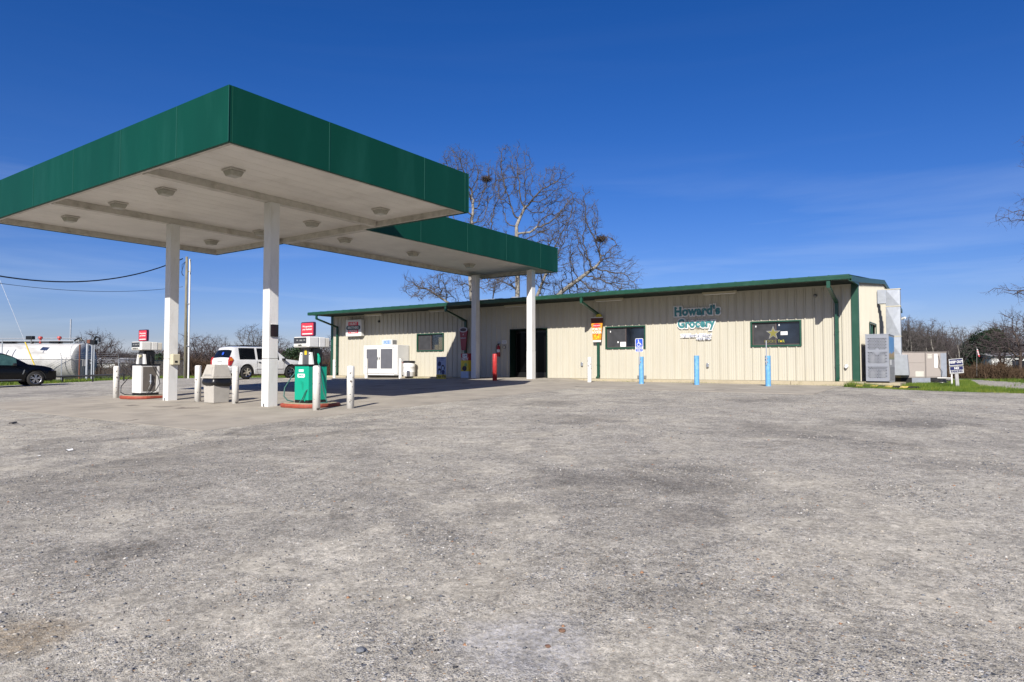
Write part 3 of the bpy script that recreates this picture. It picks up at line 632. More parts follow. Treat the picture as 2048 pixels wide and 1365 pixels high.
# ------------------------------------------------------------------ ice merchandiser
ic=empty('ice_freezer',(-23.30,-.90,0),0,'white two-door ice freezer standing against the store wall','freezer')
W_=2.50
boxo('cabinet',white,ic,0,W_,.04,.84,.06,1.62,.015)
MB().box(0,W_,0,.04,1.50,1.62).box(0,.10,0,.04,.12,1.5).box(W_-.22,W_,0,.04,.12,1.5).box(.10,W_-.22,0,.04,.06,.12).build('front_frame',white,ic)
for a,b,hx in ((.12,1.16,1.10),(1.18,W_-.24,1.24)):
    d=boxo('door',white,ic,a,b,-.03,.03,.14,1.48,.01)
    boxo('inset',doorgrey,d,a+.14 if hx<1.2 else a+.14,b-.10 if hx<1.2 else b-.10,-.036,-.031,.40,1.42)
    o=MB().box(hx-.02,hx+.02,-.075,-.031,.86,1.02).box(hx-.035,hx+.035,-.06,-.031,.90,.97).build('handle',chrome,d)
boxo('base',dark,ic,.05,W_-.05,.06,.8,0,.06)
tp=boxo('topper',white,ic,1.32,2.05,.05,.42,1.625,1.90,.01); boxo('side_grille',grey,tp,2.05,2.056,.10,.38,1.66,1.87); boxo('print',lblue,tp,1.36,2.01,.044,.049,1.66,1.87)
text('lettering','ICE',.22,(1.68,.042,1.765),0,mat('ice_blue',(.10,.25,.75)),tp,extrude=.001,offset=.004,sx=1.2)

text('lettering','ice cold',.12,(W_+.004,.35,.72),R(90),redp,ic,extrude=.001,offset=.002)
# white barrel
br=empty('litter_barrel',(-20.32,-.55,0),0,'white drum bin with black rim beside the ice freezer','barrel')
MB().lathe([(0,0),(.27,0),(.29,.02),(.29,.22),(.30,.235),(.29,.25),(.29,.48),(.30,.495),(.29,.51),(.29,.72),(0,.72)],n=28).build('drum',white,br,smooth=True)
MB().lathe([(.30,.69),(.315,.70),(.315,.78),(.29,.80),(.26,.78),(.26,.5),(0,.5)],n=28).build('rim',black,br)
# posters at the shade edge
pa=empty('price_poster',(-15.47,-3.84,pad_z(-15.47,-3.84)),R(4),'upright poster board showing cans above a yellow 2 for 99 price strip','poster')
pa.location=(-16.9,-2.0,pad_z(-16.9,-2.0)); pz=1.02
boxo('board',mat('poster_blue',(.38,.44,.60)),pa,-.27,.27,0,.02,0.20,pz); boxo('price_strip',yellow,pa,-.28,.27,-.004,.024,0,.198)
text('lettering','2 for 99¢',.185,(0,-.007,.10),0,black,pa,extrude=.001,offset=.005,sx=.82)
text('lettering','COLD DRINKS',.075,(0,-.003,.95),0,navy,pa,extrude=.001,sx=.95); text('lettering','BIG VALUE',.06,(0,-.003,.87),0,navy,pa,extrude=.001)
for cx,cz,r in ((-.10,.70,.13),(.10,.52,.16),(-.08,.36,.15),(.12,.30,.12)):
    MB().prism([(cx+r*math.cos(a)*rnd.uniform(.6,.9),cz+r*math.sin(a)*rnd.uniform(.8,1)) for a in [R(q) for q in range(0,360,30)]],-.004,-.001).build('printed_shape',navy if r<.14 else mat('print_dark',(.03,.02,.03)),pa)
for cx,cz in ((-.09,.32),(.10,.50)): MB().prism([(cx-.05,cz-.09),(cx+.05,cz-.09),(cx+.055,cz+.07),(cx-.055,cz+.07)],-.007,-.0045).build('printed_cup',lblue,pa)
boxo('back_leg',grey,pa,-.2,.2,.03,.25,0,.02)
st=empty('drink_display',(-15.72,-1.72,pad_z(-15.72,-1.72)),R(3),'narrow stacked drink display with red, yellow and white panels marked new','display')
for z0,z1,m_,nm in ((0,.30,lblue,'case_print'),(.30,.80,yellow,'case_print'),(.80,1.12,redd,'case_print')): boxo(nm,m_,st,-.21,.21,0,.34,z0,z1-.003)
text('lettering','NEW',.17,(.01,-.003,.86),0,white,st,extrude=.001,offset=.006,sx=.95); o=boxo('price_card',white,st,-.12,.14,-.006,-.001,.93,1.10); text('lettering','1.99',.12,(.01,-.008,1.015),0,navy,st,extrude=.001,offset=.003)
MB().prism([(.13*math.cos(a)-.02+.02*rnd.random(),.43+.12*math.sin(a)) for a in [R(q) for q in range(0,360,24)]],-.004,-.001).build('printed_shape',mat('print_dark',(.03,.02,.03)),st)
MB().prism([(.09*math.cos(a)+.06,.60+.08*math.sin(a)) for a in [R(q) for q in range(0,360,24)]],-.004,-.001).build('printed_shape',mat('print_green',(.25,.4,.12)),st)
for zz in (.22,.16,.10,.05): text('lettering','-- --- ----',.05,(0,-.003,zz),0,navy,st,extrude=.001)

# ------------------------------------------------------------------ canopy
H=4.634; HS=4.80; HT=5.70
can=empty('fuel_canopy',label='L shaped green fascia fuel canopy with white soffit on white posts',cat='canopy')
CX0,CX1,CY0,CY1=-19.50,-7.55,-18.67,-11.65
DX0,DX1,DY1=-15.50,-11.44,-.58
def fascia(a,b,fixed,axis,out,name='fascia_panel'):
    """one sheet-metal tray, 6 cm deep, edges returned"""
    mb=MB(); t=.07
    if axis=='x': mb.box(a+.004,b-.004,fixed,fixed-out*t,H,HT)
    else: mb.box(fixed,fixed-out*t,a+.004,b-.004,H,HT)
    o=mb.build(name,fasc,can,bevel=.006)
    s=MB()
    for q in (b,):
        if axis=='x': s.box(q-.010,q+.010,fixed,fixed+out*.006,H+.01,HT-.01)
        else: s.box(fixed,fixed+out*.006,q-.010,q+.010,H+.01,HT-.01)
    s.build('seam',seamm,o)
xs=[CX0,-18.6,-16.3,-13.98,-11.66,-9.35,CX1]
for a,b in zip(xs[:-1],xs[1:]): fascia(a,b,CY0,'x',-1)
ys=[CY0+.07,-16.35,-13.39,-11.8,CY1]
for a,b in zip(ys[:-1],ys[1:]): fascia(a,b,CX1,'y',1)
for a,b in zip([CX0+.0,-17.5],[-17.5,DX0]): fascia(a,b,CY1,'x',1)
fascia(DX1,CX1-.07,CY1,'x',1)
for a,b in ((CY0+.07,-16),(-16,-13.4),(-13.4,CY1-.07)): fascia(a,b,CX0,'y',-1)
ys=[CY1,-9.31,-6.85,-4.43,-1.95,DY1]
for a,b in zip(ys[:-1],ys[1:]): fascia(a,b,DX1,'y',1); fascia(a,b,DX0,'y',-1)
fascia(DX0+.07,DX1-.07,DY1,'x',1)
# soffit planks (along Y)
def soffit(x0,x1,y0,y1):
    n=int((x1-x0)/.406); d=(x1-x0)/n
    for i in range(n): MB().box(x0+i*d+.004,x0+(i+1)*d-.004,y0,y1,HS,HS+.02).build('soffit_plank',soff,can)
soffit(CX0+.07,CX1-.07,CY0+.07,CY1-.12); soffit(DX0+.07,DX1-.07,CY1+.12,DY1-.07)
# deck above and lip trims below
boxo('deck',grey,can,CX0+.08,CX1-.08,CY0+.08,CY1-.08,HT-.12,HT-.06); boxo('deck',grey,can,DX0+.08,DX1-.08,CY1-.06,DY1-.08,HT-.12,HT-.06)
mb=MB(); t=.09
for (a,b,c,d) in ((CX0+.07,CX1-.07,CY0+.07,CY0+.07+t),(CX0+.07,DX0+.07,CY1-.07-t,CY1-.07),(DX1-.07,CX1-.07,CY1-.07-t,CY1-.07),(CX0+.07,CX0+.07+t,CY0+.16,CY1-.16),(CX1-.07-t,CX1-.07,CY0+.16,CY1-.16),(DX0+.07,DX0+.16,CY1-.0,DY1-.16),(DX1-.16,DX1-.07,CY1,DY1-.16),(DX0+.07,DX1-.07,DY1-.16,DY1-.07)):
    mb.box(a,b,c,d,H+.012,HS-.002)
mb.build('edge_trim',beamm,can)
for a,b,c,d in ((-11.02,-10.82,CY0+.17,CY1-.26),(-15.62,-15.42,CY0+.17,CY1-.26),(DX0+.07,DX1-.08,CY1-.12,CY1+.11)):
    boxo('beam',beamm,can,a,b,c,d,H-.0,HS-.003)
for x,y,zb in ((-10.93,-15.35,None),(-15.51,-15.42,None),(-15.03,-1.80,None),(-12.03,-1.80,None)):
    zb=pad_z(x,y)-.03; h=.135
    c=boxo('column',colw,can,x-h,x+h,y-h,y+h,zb+1.22,H+.0,.008)
    if y<-10: boxo('cladding',colw,c,x-h-.004,x+h+.004,y-h-.004,y+h+.004,zb,zb+1.21,.008); MB().box(x-.05,x-.01,y-h-.007,y-h-.003,zb+.02,zb+.10).build('drain_slot',dark,c)
    else: boxo('cladding',colw,c,x-h-.004,x+h+.004,y-h-.004,y+h+.004,zb,zb+2.3 if x<-13 else zb+1.215,.008)
    if y>-10 and x<-13: pass
LT=[(-9.16,-17.54),(-11.87,-17.55),(-14.16,-17.55),(-16.9,-17.56),(-17.02,-13.34),(-9.21,-13.27),(-11.96,-13.3),(-14.31,-13.36),(-13.15,-11.05),(-13.16,-7.86),(-13.22,-4.51)]
for lx,ly in LT:
    s=(4.72-.52)/(4.584-.52); x=3.66+(lx-3.66)*s; y=-25.62+(ly+25.62)*s
    f=MB().box(x-.18,x+.18,y-.18,y+.18,HS-.045,HS-.004).build('canopy_light',beamm,can,bevel=.01)
    q=MB().frustum((x-.12,x+.12,y-.12,y+.12),HS-.155,(x-.165,x+.165,y-.165,y+.165),HS-.045).build('lens',lamp,f,bevel=.02)
# boxes fixed to the posts
o=boxo('black_notice_box',black,None,-10.93+.14,-10.93+.17,-15.35-.10,-15.35+.12,1.26,1.56,.006); tag(o,'small black notice box on the near post of the green pump','notice'); boxo('top_clip',white,o,-10.93+.14,-10.93+.165,-15.43,-15.27,1.562,1.575)
o=boxo('towel_dispenser',beige,None,-15.51+.14,-15.51+.30,-15.42-.10,-15.42+.12,.56,.87,.02); tag(o,'cream towel dispenser on the post near the white pump','dispenser'); boxo('slot',dark,o,-15.51+.301,-15.51+.304,-15.46,-15.38,.62,.68)

# ------------------------------------------------------------------ bollards
def bollard(x,y,h,r,m,label,group=None,zf=pad_z,dome=True,n=20):
    z=zf(x,y)-.02
    e=empty('bollard',(x,y,z),rnd.uniform(0,6),label,'bollard',group)
    pr=[(0,-.05),(r,-.05),(r,h-r*.45)]+([(r*.92,h-r*.2),(r*.6,h-r*.05),(0,h)] if dome else [(r,h),(r-.012,h),(r-.012,h-.05),(0,h-.05)])
    if not dome: pr[2]=(r,h-.01)
    MB().lathe(pr,n=n).build('post',m,e,smooth=dome)
    MB().lathe([(r+.001,.0),(r+.035,.0),(r+.03,.012),(r+.001,.016)],n=n).build('footing',concp,e)
    return e
G1='white bollards round the fuel pumps'
bollard(-8.94,-15.50,1.05,.088,bollw,'chipped white bollard directly in front of the green pump',G1)
bollard(-8.58,-14.80,1.03,.088,bollw,'clean white bollard right of the green pump',G1)
bollard(-12.55,-15.25,1.02,.085,bollw,'white bollard on the right of the concrete litter bin',G1)
bollard(-14.2,-15.34,1.03,.085,bollw,'white bollard on the left of the concrete litter bin',G1)
bollard(-18.46,-15.55,1.02,.088,bollw,'white bollard left of the white pump',G1)
G2='white bollards along the store wall'
bollard(-24.5,-1.85,1.02,.085,bollw,'white bollard at the left corner of the store',G2,dome=False)
bollard(-21.3,-2.55,1.02,.085,bollw,'white bollard before the left door of the ice freezer',G2,dome=False)
bollard(-19.75,-1.75,1.02,.085,bollw,'white bollard by the litter barrel and ice freezer',G2,dome=False)
bollard(-8.9,-2.4,1.0,.085,bollw,'white bollard left of the beer glass sign downspout, right of the entrance',G2,lambda x,y:g(x,y)+.008,dome=False)
G3='blue bollards along the parking apron'
b1=bollard(-6.45,-3.0,1.0,.088,bollb,'blue bollard carrying the accessible parking sign',G3,lambda x,y:g(x,y)+.008,dome=False)
bollard(-4.45,-2.85,1.03,.088,bollb,'plain blue bollard under the store name lettering',G3,lambda x,y:g(x,y)+.008,dome=False)
b3=bollard(-2.10,-2.70,1.02,.088,bollb,'blue bollard with bare sign pipe under the right window',G3,lambda x,y:g(x,y)+.008,dome=False)
bollard(-12.60,-3.62,1.12,.095,bollr,'scuffed red bollard left of the store entrance')
for e,(x,y),h in ((b1,(-6.45,-3.0),1.22),(b3,(-2.10,-2.70),1.52)):
    e.rotation_euler=(0,0,0)
    MB().cyl((-.02,-.10,.72),(-.02,-.10,h),.018,n=8).box(-.06,.03,-.115,-.085,.80,.84).box(-.06,.03,-.115,-.085,.92,.95).build('sign_pipe',galv,e)
hs_=empty('accessible_parking_sign',(-6.47,-3.125,.0),0,'blue and white accessible parking sign with wheelchair symbol on blue bollard','sign')
hs_.location.z=g(-6.45,-3)+.05+1.11
def rrect(x0,x1,z0,z1,r,n=4):
    P=[]
    for cx,cz,a0 in((x1-r,z1-r,0),(x0+r,z1-r,90),(x0+r,z0+r,180),(x1-r,z0+r,270)):
        P+=[(cx+r*math.cos(R(a0+90*i/n)),cz+r*math.sin(R(a0+90*i/n))) for i in range(n+1)]
    return P
MB().prism(rrect(-.155,.155,0,.49,.04),-.003,.0).build('plate',white,hs_); MB().prism(rrect(-.135,.135,.19,.47,.02),-.006,-.0035).build('blue_field',blue,hs_); MB().prism(rrect(-.135,.135,.02,.115,.03),-.006,-.0035).build('blue_field',blue,hs_)
MB().lathe([(.050,-.009),(.068,-.009),(.068,-.0065),(.050,-.0065)],(-.02,0,.27),'y',20).cyl((-.028,-.0095,.425),(-.028,-.0065,.425),.020,n=12).box(-.042,-.018,-.0095,-.0065,.31,.405).box(-.03,.045,-.0095,-.0065,.305,.322).box(-.03,.04,-.0095,-.0065,.35,.365).prism([(.035,.322),(.055,.322),(.095,.245),(.075,.235)],-.0095,-.0065).prism([(.07,.235),(.10,.235),(.105,.25),(.08,.25)],-.0095,-.0065).build('symbol',white,hs_)
text('lettering','PARKING',.062,(0,-.005,.15),0,blue,hs_,extrude=.001,offset=.002,sx=.9); text('lettering','ONLY',.08,(0,-.008,.065),0,white,hs_,extrude=.001,offset=.002,sx=.95)

# ------------------------------------------------------------------ pumps
def pump(x,y,m,label,prod,hosem,gm):
    z=pad_z(x,y)
    i=empty('pump_island',(x,y,z-.01),0,'brick red raised island under the '+('green diesel pump' if gm else 'white fuel pump'),'pump island','red pump islands')
    P=rrect(-.66,.66,-.60,.60,.42,6)
    MB().prism(P,0,.09,'xy').build('curb',isl,i,bevel=.012); MB().prism(rrect(-.60,.60,-.54,.54,.38,6),.0915,.10,'xy').build('top_deck',concp,i); MB().prism(rrect(-.675,.675,-.615,.615,.43,6),.035,.05,'xy').build('band',isl,i)
    e=empty('fuel_pump',(x,y,z+.09),0,label,'fuel pump')
    a,b=.265,.28
    boxo('base',black,e,-a+.01,a-.01,-b+.01,b-.01,0,.07)
    boxo('cabinet',m,e,-a,a,-b,b,.07,.90,.012)
    if not gm: boxo('side_recess',mat('recess_brown',(.16,.14,.12)),e,a,a+.004,-.22,.20,.12,.86); MB().cyl((a+.03,.0,.35),(a+.03,.0,.62),.022,n=10).cyl((a+.03,0,.40),(a+.03,0,.44),.04,n=10).cyl((a+.03,0,.60),(a+.03,0,.63),.035,n=10).build('side_filter',alum,e); MB().prism([(.16,.10),(.26,.10),(.26,.86),(.20,.86)],a+.005,a+.02,'yz').build('side_flange',m,e)
    boxo('collar',black,e,-a-.015,a+.015,-b-.015,b+.015,.90,.945,.01)
    boxo('neck',mat('pump_neck',(.09,.09,.095),.5),e,-.12,.12,-.15,.17,.945,1.36)
    for s in (-1,1):
        o=MB().prism([(s*.13,.945),(s*.27,.945),(s*.205,1.24),(s*.13,1.24)],-.17,-.12).build('nozzle_boot',white,e)
        boxo('boot_mark',black,o,s*.155-.012,s*.155+.012,-.174,-.1705,1.17,1.20)
    if gm: boxo('warning_label',yellow,e,-.055,.03,-.156,-.1515,1.18,1.30)
    # head with display
    hd=MB().box(-.30,.30,-.30,.0,1.36,1.62).build('head',white,e,bevel=.025)
    MB().box(-.295,.295,.006,.20,1.365,1.612).build('head_mid',white,e,bevel=.02); MB().box(-.285,.285,.206,.34,1.37,1.60).build('head_rear',mat('warm_white',(.70,.67,.60)),e,bevel=.02)
    d=boxo('display',mat('display_grey',(.05,.052,.06),.2),hd,-.275,.20,-.308,-.301,1.455,1.60)
    for px,pz,pw in ((-.14,1.53,.03),(.0,1.525,.05),(.13,1.53,.03)): boxo('readout',mat('lcd',(.28,.29,.28),.3),d,px-pw,px+pw,-.311,-.3085,pz-.012,pz+.02); boxo('readout',mat('lcd_dark',(.02,.02,.02),.3),d,px-.02,px+.02,-.311,-.3085,pz-.05,pz-.025)
    boxo('product_strip',mat('strip_cream',(.66,.65,.58)),hd,-.275,.20,-.308,-.301,1.385,1.435)
    text('lettering',prod,.05,(-.04 if gm else -.05,-.310,1.408),0,black,hd,extrude=.001,offset=.002)
    # topper sign
    t=MB().prism(rrect(-.25,.25,1.635,1.99,.04),-.12,-.06).build('topper_sign',mat('topper_frame',(.05,.015,.05),.3),e); MB().prism(rrect(-.222,.222,1.663,1.962,.015),-.124,-.1205).build('sign_face',redp,t)
    text('lettering','We appreciate',.062,(0,-.126,1.88),0,white,t,extrude=.001,offset=.0015,shear=.15); text('lettering','your business!',.062,(0,-.126,1.81),0,white,t,extrude=.001,offset=.0015,shear=.15); boxo('rule',white,t,-.19,.19,-.127,-.1245,1.685,1.71)
    boxo('sign_stem',black,e,-.02,.02,-.10,-.08,1.60,1.64)
    # nozzles & hoses
    nm=pgreen if gm else black
    for s in (-1,1):
        sx=s*.30 if s<0 else .26
        y0=-.05 if s<0 else .0
        o=MB().tube([(sx-.02*s,y0,1.22),(sx+.03*s,y0,1.16),(sx+.035*s,y0,1.02),(sx+.03*s,y0,.96)],[.012,.03,.035,.02],8).tube([(sx+.0*s,y0,1.12),(sx+.085*s,y0,1.10),(sx+.08*s,y0,1.0),(sx+.03*s,y0,.97)],.008,6).build('nozzle',nm,e)
        MB().box(s*.13,s*.26,-.10,.12,.95,1.32).build('nozzle_holster',black,e)
    if gm:
        MB().tube([(-.30,-.04,.97),(-.33,-.08,.86),(-.50,-.2,.62),(-.62,-.3,.36),(-.60,-.34,.16),(-.46,-.34,.06),(-.28,-.30,.03)],.016,8).build('hose',hosem,e)
        MB().tube([(.29,.0,.97),(.34,.02,.75),(.36,.04,.5),(.42,.06,.25),(.52,.06,.07),(.58,.04,.02),(.50,-.1,.01)],.016,8).build('hose',hosem,e)
        MB().tube([(.28,-.05,.55),(.22,-.31,.30),(.10,-.33,.10),(.05,-.38,.015)],.012,8).build('hose',hosem,e)
        boxo('label_plate',paper,e,-.10,.08,-b-.004,-b,.76,.82); o=MB().prism(rrect(-.15,.13,.62,.715,.03),-b-.004,-b-.0005).build('label_plate',paper,e); text('lettering','DIESEL #2',.04,(-.01,-b-.006,.67),0,pgreen,o,extrude=.001,offset=.001)
        for cx,cz,rw,rh in ((.05,.42,.035,.11),(.13,.16,.05,.12),(-.01,.5,.02,.05)): MB().prism([(cx+rw*math.cos(R(q)),cz+rh*math.sin(R(q))) for q in range(0,360,24)],-b-.0015,-b-.0003).build('stain',mat('pump_stain',(.0,.30,.185),.4),e)
    else:
        MB().tube([(-.30,-.04,.97),(-.31,-.06,.80),(-.36,-.15,.66),(-.56,-.3,.46),(-.72,-.38,.26),(-.66,-.42,.08),(-.45,-.40,.02),(-.2,-.36,.01),(.05,-.36,.015)],.013,8).build('hose',black,e)
        MB().tube([(.31,.0,.98),(.38,.05,.80),(.50,.12,.56),(.56,.14,.36),(.50,.05,.15),(.36,-.1,.04),(.2,-.30,.015)],.013,8).build('hose',black,e)
        MB().tube([(.30,0,.35),(.30,-.06,.20),(.28,-.12,.06),(.34,-.2,.02)],.010,6).build('hose',black,e)
        MB().cyl((-.0,-.16,1.18),(-.0,-.20,1.18),.045,n=14).build('round_seal',mat('seal_cream',(.6,.55,.36)),e)
    return e
pump(-9.96,-14.86,pgreen,'green diesel pump with white head and red thank-you topper','DIESEL',hoseg,True)
pump(-17.25,-15.25,white,'white fuel pump with red thank-you topper, left of the canopy','UNLEADED  87',black,False)
# ------------------------------------------------------------------ litter bin
tb=empty('litter_bin',(-13.34,-15.30,pad_z(-13.34,-15.3)),R(0),'square concrete litter bin with hooded lid and black bag rolled over its rim','litter bin')
MB().frustum((-.225,.225,-.225,.225),0,(-.25,.25,-.25,.25),.68).build('body',concb,tb,bevel=.015)
pts=[]; 
mb=MB(); n=36; rings=[]
for (zz,rr) in ((.66,.262),(.60,.285),(.55,.30),(.50,.285),(.47,.258),(.50,.252)):
    ring=[]
    for i in range(n):
        t=2*math.pi*i/n; c,s=math.cos(t),math.sin(t); q=1/max(abs(c),abs(s)); q=min(q,1.28)
        k_=1+.05*noise.noise(Vector((c*3,s*3,zz*9))); dz=.03*noise.noise(Vector((c*2,s*2,5)))-(.04*max(0,math.cos(t-1.0)))
        ring.append((c*rr*q*k_,s*rr*q*k_,zz+(dz if zz<.6 else 0)))
    rings+=ring
fs=[(j*n+i,j*n+(i+1)%n,(j+1)*n+(i+1)%n,(j+1)*n+i) for j in range(5) for i in range(n)]
MB().add(rings,fs).build('bag',black,tb,smooth=True)
MB().frustum((-.30,.30,-.30,.30),.66,(-.29,.29,-.29,.29),.70).build('lid_rim',concb,tb,bevel=.01)
lid=MB().frustum((-.275,.275,-.275,.275),.70,(-.19,.19,-.19,.19),1.03).build('lid',concb,tb,bevel=.012)
o=MB().add([(-.16,-.262,.76),(.16,-.262,.76),(.13,-.218,.96),(-.13,-.218,.96)],[(0,1,2,3)]).build('flap',mat('flap_concrete',(.46,.43,.38),.8),lid,fix=False); MB().add([(-.18,-.272,.74),(.18,-.272,.74),(.18,-.268,.755),(-.18,-.268,.755)],[(0,1,2,3)]).build('flap_edge',grey,lid,fix=False)
boxo('side_groove',grey,lid,.262,.266,-.006,.006,.71,.72)

# ------------------------------------------------------------------ vehicles
def interp(x,tab):
    if x<=tab[0][0]: return tab[0][1]
    for (a,b),(c,d) in zip(tab[:-1],tab[1:]):
        if x<=c: return b+(d-b)*(x-a)/(c-a)
    return tab[-1][1]
def wheel(parent,x,y,r,side,nsp,rim_m,tw=.24):
    e=empty('wheel',(x,y,r)); e.parent=parent
    s=side
    MB().lathe([(r*.66,-tw/2),(r*.93,-tw/2),(r,-tw*.36),(r,tw*.36),(r*.93,tw/2),(r*.66,tw/2),(r*.64,0),(r*.66,-tw/2)],axis='y',n=36).build('tyre',rubber,e,smooth=True)
    mb=MB(); yo=s*tw*.40
    mb.lathe([(r*.66,yo),(r*.69,yo+s*.012),(r*.60,yo-s*.01),(r*.60,yo-s*.12)],axis='y',n=36)
    for k in range(nsp):
        a=2*math.pi*k/nsp+.3
        for da in ((-.16,.16) if nsp==5 else (0,)):
            ww=.030 if nsp==5 else .048
            p0=Vector((math.cos(a)*r*.12,yo-s*.005,math.sin(a)*r*.12)); p1=Vector((math.cos(a+da*1.4)*r*.63,yo-s*.012,math.sin(a+da*1.4)*r*.63)); d=(p1-p0).normalized(); q=Vector((-d.z,0,d.x))*ww
            mb.add([p0-q,p0+q,p1+q*.8,p1-q*.8,(p0-q)-Vector((0,s*.03,0)),(p0+q)-Vector((0,s*.03,0)),(p1+q*.8)-Vector((0,s*.03,0)),(p1-q*.8)-Vector((0,s*.03,0))],[(0,1,2,3),(4,7,6,5),(0,4,5,1),(2,6,7,3),(1,5,6,2),(0,3,7,4)])
    mb.cyl((0,yo-s*.03,0),(0,yo+s*.006,0),r*.17,r*.15,16)
    mb.build('rim',rim_m,e)
    MB().cyl((0,yo-s*.13,0),(0,yo-s*.10,0),r*.60,n=24).build('brake_disc',dark,e)
def car(name,label,cat,loc,rz,L,W,top,belt,sill,axles,rw,body_m,glass_m,sidewin,ws,rwn,nsp,rim_m,ra=None):
    e=empty(name,loc,rz,label,cat)
    ra=ra or rw+.075
    xs=sorted(set([0,.03,.08,.15]+lin(.2,L-.2,.07)+[L-.15,L-.08,L-.03,L]+[a+ra*math.cos(R(t)) for a in axles for t in range(0,181,12)]))
    rows=[]
    for x in xs:
        endf=max(0,1-x/.5)**2+max(0,1-(L-x)/.7)**2
        w=W*(1-.09*endf); zt=interp(x,top); be=min(interp(x,belt),zt-.02)
        zb=sill+.10*max(0,1-(L-x)/.5)+.08*max(0,1-x/.5)
        for a in axles:
            if abs(x-a)<=ra+1e-6: zb=max(zb,rw+math.sqrt(max(0,ra*ra-(x-a)**2)))
        pts=[(w*.93,zb),(w*.985,max(zb+.008,sill+.16)),(w,max(zb+.02,.60)),(w*.995,max(zb+.03,.80)),(w*.965,be)]
        span=zt-be
        gw=W*.93 if endf==0 else w*.93
        lean=min(1,span/.55)
        for t in (0.03,.25,.5,.75,.92): pts.append((w*.955-(w*.185*lean+.02)*t,be+span*t*.97))
        pts+=[(w*(.73 if lean>.8 else .73+.1*(1-lean)),zt-.004-.01*lean),(w*.45,zt+.012),(w*.2,zt+.018),(0,zt+.02)]
        rows.append([(x,y,z) for y,z in pts])
    K=len(rows[0]); full=[]
    for r_ in rows: full.append([(p[0],-p[1],p[2]) for p in r_]+[(p[0],p[1],p[2]) for p in r_[-2::-1]])
    M=2*K-1
    mb=MB(); vs=[p for r_ in full for p in r_]
    fs=[(i*M+k,(i+1)*M+k,(i+1)*M+k+1,i*M+k+1) for i in range(len(xs)-1) for k in range(M-1)]
    # rear/front caps as rows joining right and left
    for i in (0,len(xs)-1):
        for k in range(K-1):
            fs.append((i*M+k,i*M+k+1,i*M+M-2-k,i*M+M-1-k))
    mb.add(vs,fs); body=mb.build('body',body_m,e,smooth=True)
    try:
        import bmesh
        for ed in body.data.edges: pass
        body.data.set_sharp_from_angle(angle=R(32))
    except Exception: pass
    def panel(nm,x0,x1,k0,k1,side,off,m_,par=e):
        """side: -1 right (-y), +1 left; rows k over section index"""
        q=MB(); V=[];F=[];cols=[i for i,x in enumerate(xs) if x0-1e-6<=x<=x1+1e-6]
        for i in cols:
            for k in range(k0,k1+1):
                kk=k if side<0 else M-1-k
                p=Vector(full[i][kk]); V.append(p)
        nk=k1-k0+1
        for a in range(len(cols)-1):
            for b in range(nk-1): F.append((a*nk+b,(a+1)*nk+b,(a+1)*nk+b+1,a*nk+b+1))
        if side==0: pass
        q.add(V,F); me=q.mesh(nm)
        import bmesh
        bm=bmesh.new(); bm.from_mesh(me); bmesh.ops.recalc_face_normals(bm,faces=bm.faces); bm.normal_update()
        cen=Vector((L/2,0,.9)); f0=bm.faces[:][0] if bm.faces else None
        if f0 and (f0.calc_center_median()-cen).dot(f0.normal)<0: bmesh.ops.reverse_faces(bm,faces=bm.faces[:]); bm.normal_update()
        for v in bm.verts: v.co+=v.normal*off
        bm.to_mesh(me); bm.free(); return link(nm,me,m_,par,True)
    for (a,b) in sidewin:
        for s in (-1,1): panel('side_window',a,b,5,9,s,.006,glass_m)
    panel('windshield',ws[0],ws[1],9,M-1-9,-1,.006,glass_m); panel('rear_window',rwn[0],rwn[1],9,M-1-9,-1,.006,glass_m)
    mb=MB(); 
    prev=.12
    mb.box(.10,L-.12,-W*.62,W*.62,sill+.02,.92)
    mb.build('underbody',dark,e)
    for a in axles:
        for s in (-1,1): wheel(e,a,s*(W-.135),rw,s,nsp,rim_m)
    for s in (-1,1):
        for a in axles: 
            arc=[(a+(ra-.004)*math.cos(R(t)),rw+(ra-.004)*math.sin(R(t))) for t in range(0,181,15)]+[(a+(ra-.05)*math.cos(R(t)),rw+(ra-.05)*math.sin(R(t))) for t in range(180,-1,-15)]
            mb=MB(); n=len(arc)//2
            for j in range(n-1):
                p=[arc[j],arc[j+1],arc[2*n-2-j],arc[2*n-1-j]]
                mb.add([(x,s*(W-.05),z) for x,z in p]+[(x,s*(W-.30),z) for x,z in p],[(0,1,2,3),(0,4,5,1),(3,2,6,7)])
            mb.build('arch_liner',dark,e)
    return e,xs,full
suv_top=[(0,1.05),(.05,1.10),(.16,1.36),(.32,1.70),(.42,1.765),(.7,1.79),(2.3,1.80),(2.85,1.765),(3.05,1.70),(3.62,1.16),(3.75,1.12),(4.5,1.05),(4.75,.98),(4.87,.86)]
suv_belt=[(0,1.03),(1.0,1.06),(3.5,1.04),(4.87,.84)]
suv,_,_=car('parked_suv','white sport utility vehicle with tinted windows parked beyond the pumps','suv',(-30.45,-4.75,g(-29.7,-3.7)+.02),R(90),4.87,.93,suv_top,suv_belt,.27,(1.07,3.94),.375,carw,cglass,((.58,1.62),(1.70,2.42),(2.50,3.16)),(3.06,3.60),(.06,.31),6,chrome)
boxo('rear_bumper',carw,suv,-.10,.30,-.90,.90,.42,.66,.06); boxo('hitch_step',grey,suv,-.08,.1,-.5,.5,.40,.43)
boxo('front_bumper',carw,suv,4.65,4.95,-.88,.88,.36,.62,.07)
